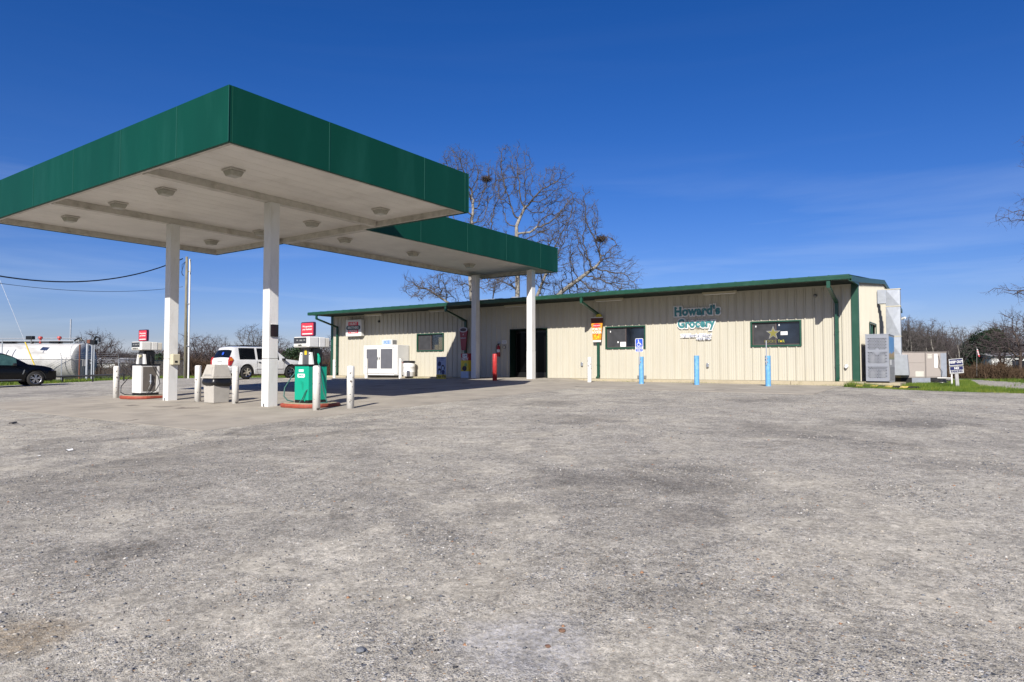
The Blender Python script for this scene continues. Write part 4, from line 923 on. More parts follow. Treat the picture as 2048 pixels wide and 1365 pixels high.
for s in (-1,1):
    t=MB().prism([(-.012,.74),(.12,.74),(.26,1.05),(.12,1.22),(.06,1.20),(-.004,1.04)],s*.77,s*.905).build('tail_light',redd,suv,bevel=.01); MB().prism([(-.008,.98),(.24,1.03),(.22,1.09),(.13,1.18),(.04,1.14)],s*.772,s*.910).build('indicator',orangel,t)
    m_=MB().box(3.28,3.44,s*.92,s*1.10,1.02,1.17).build('mirror',black,suv,bevel=.03)
    MB().box(4.68,4.86,s*.55,s*.86,.70,.86).build('headlight',alum,suv,bevel=.02)
    MB().tube([(.75,s*.62,1.80),(.85,s*.62,1.86),(2.6,s*.62,1.86),(2.75,s*.62,1.79)],.022,8).build('roof_rail',black,suv)
    for hx in (1.75,2.75): MB().box(hx,hx+.16,s*.925,s*.965,.91,.95).build('door_handle',black,suv,bevel=.01)
    MB().box(1.60,3.35,s*.925,s*.955,.56,.60).build('side_moulding',carw,suv,bevel=.01)
    for dx in (1.66,2.46,3.42): MB().box(dx,dx+.012,s*.925,s*.9335,.34,1.02).build('door_gap',grey,suv)
for bx in (1.0,1.7,2.4): MB().cyl((bx,-.62,1.86),(bx,.62,1.86),.014,n=6).build('cross_bar',black,suv)
boxo('number_plate',paper,suv,-.03,-.012,-.15,.15,.74,.89); boxo('plate_lip',grey,suv,-.03,-.012,-.22,.22,.95,.965)
MB().cyl((.12,-.10,1.40),(.105,-.10,1.405),.09,n=20).build('round_sticker',blue,suv)
k_top=[(0,.98),(.10,1.12),(.5,1.52),(.8,1.64),(1.5,1.715),(2.2,1.72),(2.7,1.67),(3.0,1.56),(3.60,1.20),(3.72,1.13),(4.4,1.05),(4.72,.97),(4.88,.78),(4.93,.70)]
k_belt=[(0,.96),(1,1.08),(3.4,1.05),(4.3,.95),(4.93,.66)]
bx,by=-37.55,-15.3
bsu,_,_=car('parked_suv','glossy black crossover with alloy wheels at the left edge','suv',(bx,by,g(-34.5,-12)-.0),R(84),4.93,.97,k_top,k_belt,.25,(1.05,4.02),.385,cark,tglass,((.75,1.42),(1.50,2.32),(2.38,3.22)),(3.02,3.58),(.12,.6),5,mat('alloy',(.5,.5,.52),.25,metal=.9))
for s in (-1,1):
    MB().box(4.62,4.86,s*.55,s*.86,.72,.84).build('headlight',mat('headlight_dark',(.05,.05,.10),.1),bsu,bevel=.02)
    MB().prism([(3.42,.62),(3.47,.62),(3.55,.84),(3.50,.84)],s*.95,s*.982).build('fender_vent',chrome,bsu)
    MB().box(3.02,3.18,s*.95,s*1.12,1.04,1.18).build('mirror',black,bsu,bevel=.03)
    MB().box(1.5,3.4,s*.93,s*.968,.33,.35).build('sill_strip',alum,bsu)
boxo('number_plate',yellow,bsu,4.93,4.94,-.15,.15,.42,.5)

# ------------------------------------------------------------------ things on the right of the store
cg=empty('propane_cage',(.42,.10,-.035),R(0),'tall silver propane cage with slotted front and printed side','gas cage')
CW,CD,CH=.70,1.75,1.63
# front panel with slots as real holes
mb=MB(); nx,nz_=8,21
zcur=0
rows=[]
x0,x1=.055,CW-.055
zz=.12; cells=[]
groups=[(.16,8),(.66,8),(1.13,8)]
def slots_row(z,odd,skip=()):
    w=(x1-x0)/8; out=[]
    for i in range(8 if not odd else 7):
        if i in skip: continue
        cx=x0+w*(i+.5+(.5 if odd else 0)); out.append((cx-.023,cx+.023))
    return out
zr=[]
for z0,n in groups:
    for r_ in range(n):
        odd=(r_%2==0)
        skip=()
        if abs(z0-1.13)<.01 and r_==0: skip=(3,)
        if abs(z0-.66)<.01 and r_>=6: skip=(3,4) if r_==7 else (3,)
        zr.append((z0+r_*.050,slots_row(z0,odd,skip)))
zprev=0
for z,sl_ in zr:
    mb.box(0,CW,0,.004,zprev,z)
    xp=0
    for a,b in sl_: mb.box(xp,a,0,.004,z,z+.026); xp=b
    mb.box(xp,CW,0,.004,z,z+.026); zprev=z+.028
mb.box(0,CW,0,.004,zprev,CH)
mb.build('slotted_front',mat('cage_silver',(.31,.325,.365),.5,metal=.3,var=.06),cg)
boxo('roof_panel',galv,cg,-.01,CW+.01,-.01,CD,CH,CH+.02); boxo('rear_panel',galv,cg,0,CW,CD-.01,CD,0,CH); boxo('side_panel',grey,cg,0,.01,.01,CD-.02,0,CH)
boxo('floor_panel',galv,cg,0,CW,0,CD,0,.05)
sp=boxo('side_panel',mat('cage_side',(.38,.38,.38),.5),cg,CW-.012,CW-.002,.006,CD-.02,.05,CH)
def cowmat():
    m,n,b=newmat('printed_landscape'); L=n.links.new
    t=N(n,'ShaderNodeTexCoord'); s=N(n,'ShaderNodeSeparateXYZ'); L(t.outputs['Object'],s.inputs[0]); nz=N(n,'ShaderNodeTexNoise'); nz.inputs['Scale'].default_value=3.5; L(t.outputs['Object'],nz.inputs[0])
    a=N(n,'ShaderNodeMath',operation='MULTIPLY_ADD'); a.inputs[1].default_value=.35; L(nz.outputs[0],a.inputs[0]); L(s.outputs[2],a.inputs[2])
    r=N(n,'ShaderNodeValToRGB'); el=r.color_ramp.elements; el[0].position=.95; el[0].color=(.10,.18,.06,1); el[1].position=1.42; el[1].color=(.08,.25,.50,1)
    mr=N(n,'ShaderNodeMapRange'); mr.inputs[1].default_value=0; mr.inputs[2].default_value=2; L(a.outputs[0],mr.inputs[0]); el[0].position=.47; el[1].position=.60; e=el.new(.53); e.color=(.30,.20,.08,1)
    e=el.new(.585); e.color=(.36,.24,.10,1); L(mr.outputs[0],r.inputs[0]); L(r.outputs[0],b.inputs['Base Color']); b.inputs['Roughness'].default_value=.4; return m
boxo('printed_panel',cowmat(),cg,CW-.001,CW+.002,.10,CD-.10,.80,1.57)
boxo('label_plate',white,cg,CW-.001,CW+.003,.30,.80,.60,.78)
mb=MB()
for i in range(11): mb.box(CW-.002,CW+.012,.08,CD-.1,.10+i*.042,.128+i*.042)
mb.build('louvres',mat('cage_side',(.38,.38,.38)),cg)
for zb in (.06,.60,1.12):
    boxo('shelf',galv,cg,.01,CW-.02,.02,CD-.03,zb-.012,zb)
    for yy in (.22,.62,1.0,1.4):
        for xx in (.19,.51):
            o=MB().lathe([(0,0),(.12,.0),(.15,.05),(.15,.30),(.12,.36),(.05,.38),(0,.38)],(xx,yy,zb),n=12).build('gas_bottle',mat('bottle_shade',(.03,.03,.033),.6) if (yy>.3 or zb>1) else mat('bottle_pale',(.3,.3,.3)),cg,smooth=True)  # most bottles coloured near black to stand in for shade inside the cage
# duct
du=empty('metal_duct',(XR+.05,5.25,0),0,'galvanised square duct rising up the gable wall from the air unit','duct')
MB().box(0,.30,-.14,.18,3.05,3.62).build('wall_elbow',galv,du,bevel=.01)
def ductseg(z0,z1,nm='duct_section'):
    o=MB()
    a,b,c,d=.30,.80,-.12,.16
    # four cross-broken faces
    for (p,q,r_,s,nv) in (((a,c),(b,c),0,0,(0,-1)),((b,c),(b,d),0,0,(1,0)),((b,d),(a,d),0,0,(0,1)),((a,d),(a,c),0,0,(-1,0))):
        m0=((p[0]+q[0])/2+nv[0]*.022,(p[1]+q[1])/2+nv[1]*.022,(z0+z1)/2)
        o.add([(*p,z0),(*q,z0),(*q,z1),(*p,z1),m0],[(0,1,4),(1,2,4),(2,3,4),(3,0,4)])
    o.add([(a,c,z1),(b,c,z1),(b,d,z1),(a,d,z1)],[(0,1,2,3)])
    x=o.build(nm,galv,du,fix=False)
    MB().box(a-.02,b+.02,c-.02,d+.02,z1-.015,z1+.015).build('flange',beige,x)
ductseg(2.93,3.62,'top_elbow'); ductseg(1.72,2.93); ductseg(.95,1.72)
MB().frustum((.50,1.05,-.14,.40),.16,(.42,1.0,-.14,.30),.98).build('base_boot',galv,du,bevel=.01)
# rooftop style air unit on the ground
hv=empty('air_conditioner',(1.30,6.05,0),R(-3),'big tan packaged air conditioner on a low frame behind the cage','air conditioner')
zg=g(1.8,6)-.0; hv.rotation_euler=(0,0,R(36)); hv.location=(.98,5.52,0)
w_,d_=1.88,1.1
boxo('cabinet',mat('tan_hvac',(.38,.335,.30)),hv,0,w_,.0,d_,.06,1.08,.01)
boxo('top_rim',mat('tan_dark',(.25,.22,.2)),hv,-.02,w_+.02,-.02,d_+.02,1.08,1.11)
boxo('access_panel',tan,hv,.06,1.00,-.012,-.001,.66,1.04,.004); boxo('access_panel',tan,hv,.06,1.00,-.012,-.001,.10,.645,.004); boxo('access_panel',tan,hv,1.05,1.62,-.015,-.001,.10,1.05,.004)
boxo('corner_post',mat('tan_dark',(.25,.22,.2)),hv,1.005,1.035,-.02,-.001,.07,1.07); boxo('data_plate',paper,hv,.08,.26,-.016,-.013,.30,.42); boxo('data_plate',mat('plate_cream',(.62,.60,.52)),hv,.60,.94,-.016,-.013,.10,.32); boxo('data_plate',paper,hv,1.38,1.51,-.019,-.016,.46,1.02)
for zz in (.84,.90,.96): boxo('warning_label',mat('plate_cream',(.62,.60,.52)),hv,1.10,1.28,-.019,-.016,zz,zz+.045)
boxo('coil_grille',galv,hv,1.64,w_-.0,-.012,-.001,.10,1.05); boxo('base_rail',galv,hv,.45,1.2,-.02,.0,zg+.02,.055); boxo('base_frame',dark,hv,.02,w_-.02,.02,d_-.02,zg,.06)
MB().tube([(1.55,-.03,.95),(1.58,-.04,.7),(1.54,-.05,.5),(1.66,-.06,.3),(1.64,-.05,.1)],.008,6).build('cable',black,hv)
bgm=MB(); 
o=MB().lathe([(0,.02),(.18,.0),(.24,.05),(.20,.12),(.10,.17),(0,.19)],(0,0,0),'z',14)
o.v=[(x*(1.3+.3*noise.noise(Vector((x*9,y*9,1)))),y*(1+.3*noise.noise(Vector((x*9,y*9,4)))),z*(1+.5*noise.noise(Vector((x*9,y*7,z*9))))) for x,y,z in o.v]
o=o.build('rubbish_bag',black,None,smooth=True); o.location=(2.28,6.25,g(2.28,6.25)); tag(o,'black bag slumped on the grass by the air conditioner','bag')
pp=empty('vent_pipe',(2.72,5.0,g(2.7,5)),R(20),'white plastic pipe standing in the grass with a side arm','pipe')
MB().cyl((0,0,-.05),(0,0,.42),.028,n=10).build('upright',white,pp); MB().cyl((0,0,.27),(-.42,.2,.27),.022,n=10).build('side_arm',white,pp)
ko=empty('warning_sign_post',(2.98,1.6,g(2.98,1.6)),R(30),'two stacked keep out and no parking signs on a leaning grey post','sign')
ko.rotation_euler=(0,R(4),R(32)); ko.rotation_euler=(R(2),R(-4.5),R(32))
MB().box(-.055,.055,-.02,.02,-.1,.66).build('post',mat('grey_post',(.42,.41,.40),.8,var=.2),ko)
for z0,z1,up in ((.46,.70,0),(.72,.96,1)):
    b=boxo('sign_board',mat('sign_silver',(.52,.52,.50),.5),ko,-.23,.23,-.035,-.022,z0,z1)
    if up: boxo('dark_field',navy,b,-.21,.21,-.039,-.0355,z0+.03,z1-.02); text('lettering','KEEP OUT',.115,(0,-.042,(z0+z1)/2+.005),0,white,b,extrude=.001,offset=.004,sx=.85)
    else: boxo('dark_field',navy,b,-.21,.21,-.039,-.0355,z0+.12,z1-.01); text('lettering','NO',.10,(0,-.042,z0+.175),0,white,b,extrude=.001,offset=.004); text('lettering','PARKING',.10,(0,-.038,z0+.065),0,navy,b,extrude=.001,offset=.004,sx=.9)
# yellow and black wheel stop
ws=empty('speed_bump',(0,0,0),0,'low black and yellow striped rubber wheel stop at the grass edge','wheel stop')
pa_,pb_=Vector((.10,-1.05,0)),Vector((2.05,-1.95,0)); nseg=9; d=(pb_-pa_).normalized(); q=Vector((-d.y,d.x,0))
for i in range(nseg):
    a=pa_+d*((pb_-pa_).length*i/nseg); b=pa_+d*((pb_-pa_).length*(i+1)/nseg-.004); z=g(a.x,a.y)+.01
    sh=Vector((.05,.0,0)) if i%2 else Vector((.05,0,0))
    v=[a-q*.13,b-q*.13,b+q*.13+d*.05,a+q*.13+d*.05]; t=[a-q*.07+d*.02,b-q*.07+d*.02,b+q*.05+d*.04,a+q*.05+d*.04]
    MB().add([(p.x,p.y,z) for p in v]+[(p.x,p.y,z+.06) for p in t],[(0,3,2,1),(4,5,6,7),(0,1,5,4),(1,2,6,5),(2,3,7,6),(3,0,4,7)]).build('stripe_block',yelp if i%2 else rubber,ws,bevel=.006)
o=boxo('concrete_pad_right',concp,None,.35,1.45,-.05,1.95,g(.8,0)-.06,-.037); o.name='concrete_step'; o['kind']='structure'

# ------------------------------------------------------------------ tank yard on the left
TZ=-.42
ax=Vector((math.cos(R(23)),math.sin(R(23)),0)); Tc=Vector((-46.75,-4.75,TZ+1.26+.0)); rT=1.24
tk=empty('storage_tank',Tc,R(30),'big white horizontal fuel tank with stained top behind the fence','tank')
prof=[(0,.14),(.5,.12),(.9,.07),(1.15,.02),(rT,-.04),(rT,-3.6),(rT+.012,-3.62),(rT+.012,-3.68),(rT,-3.7),(rT,-10.5),(0,-10.6)]
MB().lathe([(r_,h) for r_,h in prof],axis='x',n=56).build('shell',tankw,tk,smooth=True)
bpy.data.objects[tk.children[0].name].data.set_sharp_from_angle(angle=R(30))
for xx in (-1.2,-4.6,-8.2): boxo('saddle',concb,tk,xx-.15,xx+.15,-.9,.9,-1.32,-1.0)
MB().cyl((-10.2,-.35,1.42),(-.3,-.35,1.42),.035,n=8).cyl((-10.2,.35,1.62),(-.6,.35,1.62),.035,n=8).build('top_pipe',galv,tk)
for xx in (-.4,-3.9,-6.7): MB().cyl((xx,0,1.2),(xx,0,1.42),.10,n=12).cyl((xx,0,1.42),(xx,0,1.47),.16,n=12).build('manway',black if xx<-3 else white,tk)
MB().cyl((-10.2,.0,1.34),(-.9,.0,1.34),.05,n=8).box(-2.5,-1.8,-.2,.2,1.26,1.46).box(-6,-5.2,-.2,.2,1.26,1.46).build('walkway_pipe',black,tk)
MB().tube([(-.5,-.35,1.42),(-.25,-.35,1.58),(-.1,-.35,1.58),(.05,-.35,1.42)],.07,8).build('pipe_bend',black,tk)
# yard pipework standing by the tank
def post(name,x,y,h,r,m,label,cat,z=TZ-.05): 
    o=MB().cyl((0,0,0),(0,0,h),r,n=10).build(name,m,None); o.location=(x,y,z); return tag(o,label,cat)
post('pipe_post',-45.6,-5.55,2.45,.045,rustm,'rust brown upright pipe in front of the tank end','pipe')
gvp=post('pipe_post',-45.35,-5.2,2.5,.075,galv,'thick galvanised upright pipe before the tank end','pipe')
vp=empty('valve_stand',(-45.7,-5.1,TZ-.05),R(23),'upright pipe stand with red and black valves right of the tank','pipework')
MB().cyl((0,0,0),(0,0,1.75),.04,n=8).cyl((.45,0,0),(.45,0,2.55),.05,n=8).cyl((.62,0,0),(.62,0,2.45),.04,n=8).cyl((-.2,0,1.4),(.45,0,1.4),.04,n=8).tube([(.5,0,1.35),(.2,0,1.0),(.05,0,.9)],.05,8).cyl((.22,0,2.0),(.22,0,2.55),.045,n=8).build('pipes',galv,vp)
boxo('meter_box',grey,vp,-.2,.35,-.1,.1,1.0,1.45); MB().box(.12,.36,-.12,.12,2.52,2.78).build('red_valve',rustm,vp,bevel=.03)
MB().box(.42,.75,-.15,.15,2.48,2.75).tube([(.55,0,2.7),(.75,0,2.98),(1.0,0,2.9),(1.02,0,2.6)],.07,8).build('black_valve',black,vp,bevel=.02)
for x_,y_ in ((-50.0,-8.9),(-49.6,-8.6)): post('pipe_post',x_,y_,2.75,.035,galv,'thin galvanised riser '+('nearest the left picture edge' if x_<-49.8 else 'right of its twin, by the black car roof'),'pipe').__setitem__('group','risers by the tank')
for x_,y_ in ((-49.4,-8.3),(-48.7,-7.9)):
    k_=-1.9 if x_>-49 else -3.3; MB().cyl((k_,0,1.2),(k_,0,1.6),.07,n=10).cyl((k_,0,1.6),(k_,0,1.74),.15,.11,10).build('vent_cap',mat('valve_red',(.5,.05,.04)),tk)
fl=empty('floodlight',(-47.75,-7.6,2.0),R(20),'small dark floodlight on a short stalk above the tank','lamp'); MB().cyl((0,0,0),(0,0,.3),.03,n=8).build('stalk',grey,fl); MB().box(-.35,.2,-.12,.12,.28,.52).build('head',black,fl,bevel=.03)
post('mast',-52.0,-3.6,4.5,.05,galv,'tall thin pale mast rising behind the tank','mast')
# guy wire
gy_=empty('guy_wire',(0,0,0),0,'guy wire with a yellow guard running down behind the tank','wire')
A=Vector((-46.3,-11.2,9.4)); B=Vector((-43.3,-8.6,-.35)); m1=A+(B-A)*.76
MB().tube([A,m1],.012,5).build('strand',galv,gy_); MB().tube([m1,B],.035,8).build('guard',yellow,gy_)
# chain link fence
fe_=empty('chain_link_fence',(0,0,0),0,'chain link fence with barbed strands round the tank yard','fence')
FP=[Vector((-49.6,-12.6,0)),Vector((-46.39,-6.30,0)),Vector((-44.85,-3.40,0)),Vector((-48.0,1.5,0)),Vector((-58,14,0))]
FP=[Vector((-49.3,-12.0,0)),Vector((-47.85,-9.15,0)),Vector((-46.39,-6.30,0)),Vector((-44.85,-3.40,0)),Vector((-46.5,-1.2,0)),Vector((-48.5,1.6,0)),Vector((-50.5,4.3,0))]
zt_=.98
for p in FP:
    z=g(p.x,p.y)-.05
    o=MB().cyl((p.x,p.y,z),(p.x,p.y,zt_+.02),.03,n=8).cyl((p.x,p.y,zt_),(p.x+.10,p.y-.12,zt_+.42),.015,n=6).build('post',galv,fe_)
for a,b in zip(FP[:-1],FP[1:]):
    MB().cyl((a.x,a.y,zt_),(b.x,b.y,zt_),.021,n=6).build('top_rail',grey,fe_)
    mb=MB()
    for hh in (.14,.27,.40): mb.cyl((a.x+.03,a.y-.04,zt_+hh),(b.x+.03,b.y-.04,zt_+hh),.006,n=4,caps=False)
    mb.build('barbed_strand',galv,fe_)
    L_=(b-a).length; dd=(b-a)/L_; h=zt_-g(a.x,a.y); z0=g(a.x,a.y); mb=MB(); s=.09
    k=-int(h/s)-1
    nrm=Vector((-dd.y,dd.x,0))*.004; 
    while k*s<L_:
        for sg in (1,-1):
            u0,u1=k*s,k*s+h; t0,t1=0,h
            if u0<0: t0+=-u0; u0=0
            if u1>L_: t1-=u1-L_; u1=L_
            if t1-t0<.05: continue
            if sg<0: pts=[(a+dd*u0,z0+h-t0),(a+dd*u1,z0+h-t1)]
            else: pts=[(a+dd*u0,z0+t0),(a+dd*u1,z0+t1)]
            P0=Vector((pts[0][0].x,pts[0][0].y,pts[0][1])); P1=Vector((pts[1][0].x,pts[1][0].y,pts[1][1]))
            mb.cyl(P0,P1,.005,n=3,caps=False)
        k+=1
    o=mb.build('wire_mesh',grey,fe_,fix=False); o['kind']='stuff'
# pipe rail
pr_=empty('pipe_rail_fence',(0,0,0),0,'low black pipe rail fence in front of the tank yard','fence')
ra_,rb_=Vector((-42.6,-9.3,0)),Vector((-38.3,-6.1,0))
MB().cyl((ra_.x,ra_.y,.0-.15),(rb_.x,rb_.y,.03),.055,n=8).build('rail',black,pr_)
for t in (0,.33,.66,1.0):
    p=ra_.lerp(rb_,t); MB().cyl((p.x,p.y,g(p.x,p.y)-.1),(p.x,p.y,-.15+.17*t),.045,n=8).build('post',black,pr_)
# utility pole, conduit and wires
up=empty('utility_pole',(-38.1,-2.45,-.4),0,'weathered wooden utility pole with white conduit strapped to its side','utility pole')
MB().cyl((0,0,0),(.12,-.1,7.95),.10,.075,12).build('pole',wood,up,smooth=True)
MB().cyl((.20,.10,0),(.28,.03,7.8),.055,n=8).build('conduit',white,up)
for zz in (2.2,4.9,7.0): MB().box(-.13,.30,-.05,.12,zz,zz+.03).build('strap',galv,up)
MB().tube([(.3,.0,7.8),(.42,-.02,7.6),(.45,0,7.1),(.36,0,6.8)],.014,6).build('loop',black,up)
for k_ in range(3): MB().tube([(.1,-.1,7.7),(-.25-.15*k_,-.05,7.5),(-.5+.05*k_,-.1,7.0-.1*k_),(-.2,-.1,6.75)],.010,5).build('loop',black,up)
def wire(nm,a,b,sag,r,label):
    a,b=Vector(a),Vector(b); P=[]
    for i in range(41):
        t=i/40; p=a.lerp(b,t); p.z-=sag*4*t*(1-t); P.append(p)
    tag(MB().tube(P,r,5).build(nm,black,None),label,'cable')
wire('service_cable',(-29.2,-26.6,9.3),(-38.2,-2.7,7.42),3.55,.035,'thick black service cable sagging from the left to the pole')
wire('service_cable',(-29.2,-26.6,6.5),(-38.2,-2.65,5.62),1.62,.012,'thin lower cable sagging from the left to the pole')
# ------------------------------------------------------------------ far buildings
def house(nm,x,y,z,rz,w,d,h,rise,label,wins):
    e=empty(nm,(x,y,z),rz,label,'house')
    MB().add([(0,0,0),(w,0,0),(w,d,0),(0,d,0),(0,0,h),(w,0,h),(w,d,h),(0,d,h),(0,d/2,h+rise),(w,d/2,h+rise)],[(0,1,5,4),(1,2,6,9,5),(2,3,7,6),(3,0,4,8,7)]).build('wall',clad,e)
    MB().add([(-.3,-.35,h-.05),(w+.3,-.35,h-.05),(w+.3,d/2,h+rise+.03),(-.3,d/2,h+rise+.03),(-.3,d+.35,h-.05),(w+.3,d+.35,h-.05)],[(0,1,2,3),(3,2,5,4)]).build('roof',roofm,e)
    for a,b,z0,z1 in wins:
        f=boxo('window',white,e,a-.06,b+.06,-.05,-.01,z0-.06,z1+.06); boxo('pane',glass,f,a,b,-.06,-.051,z0,z1)
house('white_house',-193,55,-.9,R(50),16,9,2.3,1.4,'low white house far left behind the fence',((3,4.4,.7,1.7),(8,9,.1,1.9),(12,13.4,.7,1.7)))
house('mobile_home',4.6,66.8,-.6,R(33),14,4.5,2.3,.35,'pale trailer home with paired windows at the far right',((.6,1.4,.8,1.6),(2.2,3.1,.6,1.75),(3.2,4.0,.6,1.75),(6,7,.7,1.6)))
fl=empty('flag_pole',(3.3,47.4,-.5),0,'small striped flag hanging from a thin pole before dark evergreens','flag')
MB().cyl((0,0,0),(.05,0,2.75),.02,n=6).build('pole',grey,fl)
for i in range(6): MB().add([(.05+.02*i,0,2.6-.1*i),(.14+.02*i,.03,2.5-.1*i),(.16+.02*i,.03,2.35-.1*i),(.05+.02*i,0,2.42-.1*i)],[(0,1,2,3)]).build('stripe',flagr if i%2 else paper,fl,fix=False)

# ------------------------------------------------------------------ trees
def prisms(P0,P1,R0,R1,n):
    d=P1-P0; L=np.linalg.norm(d,axis=1,keepdims=True)+1e-9; d=d/L
    ref=np.where(np.abs(d[:,2:3])<.9,np.array([[0,0,1.]]),np.array([[1.,0,0]])); a=np.cross(d,ref); a/=np.linalg.norm(a,axis=1,keepdims=True)+1e-9; b=np.cross(d,a)
    th=np.arange(n)*2*np.pi/n; c,s=np.cos(th),np.sin(th)
    ring=a[:,None,:]*c[None,:,None]+b[:,None,:]*s[None,:,None]
    V=np.concatenate([P0[:,None,:]+ring*R0[:,None,None],P1[:,None,:]+ring*R1[:,None,None]],axis=1)   # m,2n,3
    m=len(P0); base=(np.arange(m)*2*n)[:,None,None]
    k=np.arange(n); f=np.stack([k,(k+1)%n,n+(k+1)%n,n+k],axis=1)[None]
    F=(base+f).reshape(-1,4)
    return V.reshape(-1,3),F
def colonize(starts,attr,step,kill,rng,iters=160,trop=(0,0,.12)):
    nodes=[np.array(p,float) for p in starts[0]]; par=list(starts[1])
    A=attr.copy(); Np=np.array(nodes); D=np.linalg.norm(A[:,None]-Np[None],axis=2); ni=D.argmin(1); nd=D.min(1)
    tr=np.array(trop); seen=set()
    for it in range(iters):
        if len(A)==0: break
        dirs={}
        v=A-Np[ni]; v/=np.linalg.norm(v,axis=1,keepdims=True)+1e-9
        acc=np.zeros((len(Np),3)); cnt=np.zeros(len(Np)); np.add.at(acc,ni,v); np.add.at(cnt,ni,1)
        idx=np.nonzero(cnt)[0]; new=[]; npar=[]
        for i in idx:
            dd=acc[i]/cnt[i]; 
            dd=dd/(np.linalg.norm(dd)+1e-9)+tr+rng.normal(0,.22,3); dd/=np.linalg.norm(dd)
            p=Np[i]+dd*step; key=(i,tuple(np.round(p/(step*.45)).astype(int)))
            if key in seen: continue
            seen.add(key); new.append(p); npar.append(int(i))
        if not new: break
        b=len(Np); new=np.array(new); Np=np.vstack([Np,new]); par+=npar
        D=np.linalg.norm(A[:,None]-new[None],axis=2); m=D.min(1); am=D.argmin(1)+b; upd=m<nd; ni=np.where(upd,am,ni); nd=np.where(upd,m,nd)
        keep=nd>kill; A=A[keep]; ni=ni[keep]; nd=nd[keep]
    return Np,par
def tree_geom(Np,par,r0,expo,rng,twn,twl,split,maxr=None):
    n=len(Np); rad=np.zeros(n); kids=np.zeros(n,int)
    for i in range(n):
        if par[i]>=0: kids[par[i]]+=1
    acc=np.zeros(n)
    for i in range(n-1,-1,-1):
        rad[i]=r0 if kids[i]==0 else acc[i]**(1/expo)
        if par[i]>=0: acc[par[i]]+=rad[i]**expo
    if maxr: rad=np.minimum(rad,maxr) if rad.max()<maxr else np.where(rad>r0*2,r0*2+(rad-r0*2)*(maxr-r0*2)/(rad.max()-r0*2),rad)
    ch=np.array([i for i in range(n) if par[i]>=0]); pa=np.array([par[i] for i in ch])
    P0,P1=Np[pa],Np[ch]; R1=rad[ch]; R0=np.minimum(rad[pa],R1*1.35)
    P0=P0-(P1-P0)*.03
    thick=R1>split
    out={}
    V,F=prisms(P0[thick],P1[thick],R0[thick],R1[thick],7); out['trunk']=(V,F)
    V1,F1=prisms(P0[~thick],P1[~thick],R0[~thick],R1[~thick],4)
    # twigs
    cand=np.nonzero((rad<r0*3.2)&(np.array(par)>=0))[0]; T0=[];T1=[];RA=[];RB=[]
    base=np.repeat(cand,twn); d0=Np[base]-Np[np.array(par)[base]]; d0/=np.linalg.norm(d0,axis=1,keepdims=True)+1e-9
    dd=d0*.8+rng.normal(0,.62,(len(base),3))+np.array([0,0,.12]); dd/=np.linalg.norm(dd,axis=1,keepdims=True)
    Ls=rng.uniform(.45,1,len(base))[:,None]*twl
    a0=Np[base]-d0*rng.uniform(0,.5,len(base))[:,None]*twl*.5; a1=a0+dd*Ls
    for (p,q,ra,rb) in ((a0,a1,r0*.55,r0*.30),): T0.append(p);T1.append(q);RA.append(np.full(len(p),ra));RB.append(np.full(len(p),rb))
    for k in range(2):
        t=rng.uniform(.3,.9,len(base))[:,None]; s0=a0+(a1-a0)*t; d2=dd+rng.normal(0,.6,dd.shape); d2/=np.linalg.norm(d2,axis=1,keepdims=True); s1=s0+d2*Ls*.6
        T0.append(s0);T1.append(s1);RA.append(np.full(len(s0),r0*.32));RB.append(np.full(len(s0),r0*.18))
    V2,F2=prisms(np.vstack(T0),np.vstack(T1),np.concatenate(RA),np.concatenate(RB),3)
    out['crown']=(np.vstack([V1,V2]),np.vstack([F1,F2+len(V1)])); return out
def blob_points(blobs,n,rng):
    P=[]; tot=sum(b[3]*b[4]*b[5] for b in blobs)
    for (cx,cy,cz,rx,ry,rz_) in blobs:
        k=max(10,int(n*rx*ry*rz_/tot)); u=rng.normal(size=(k,3)); u/=np.linalg.norm(u,axis=1,keepdims=True); r=rng.uniform(0,1,k)**(1/2.6); P.append(u*r[:,None]*np.array([rx,ry,rz_])+np.array([cx,cy,cz]))
    return np.vstack(P)
def bare_tree(name,loc,starts,blobs,n,step,kill,r0,twn,twl,split,maxr,label,tm,cm,seed,group=None,rz=0,expo=2.2):
    rng=np.random.default_rng(seed); Np,par=colonize(starts,blob_points(blobs,n,rng),step,kill,rng)
    G=tree_geom(Np,par,r0,expo,rng,twn,twl,split,maxr)
    e=empty(name,loc,rz,label,'tree',group)
    link('trunk',fastmesh('trunk',*G['trunk']),tm,e); link('crown',fastmesh('crown',*G['crown']),cm,e)
    return e
def stemline(pts,par0=-1,base=0,step=.6):
    out=[];par=[]
    for a,b in zip(pts[:-1],pts[1:]):
        a,b=np.array(a,float),np.array(b,float); k=max(1,int(np.linalg.norm(b-a)/step))
        for i in range(k): out.append(a+(b-a)*i/k)
    out.append(np.array(pts[-1],float)); par=[par0]+list(range(base,base+len(out)-1)); return out,par
ex=np.array([math.cos(R(35)),math.sin(R(35)),0])     # across the view direction, used only to lay out the tree crowns
def V3(u,z,dv=0): p=ex*u+np.array([-math.sin(R(35)),math.cos(R(35)),0])*dv; return (p[0],p[1],z)
def blob(u,z,ru,rz_,dv=0,rv=None): p=V3(u,z,dv); return (p[0],p[1],p[2],ru,rv or ru,rz_)
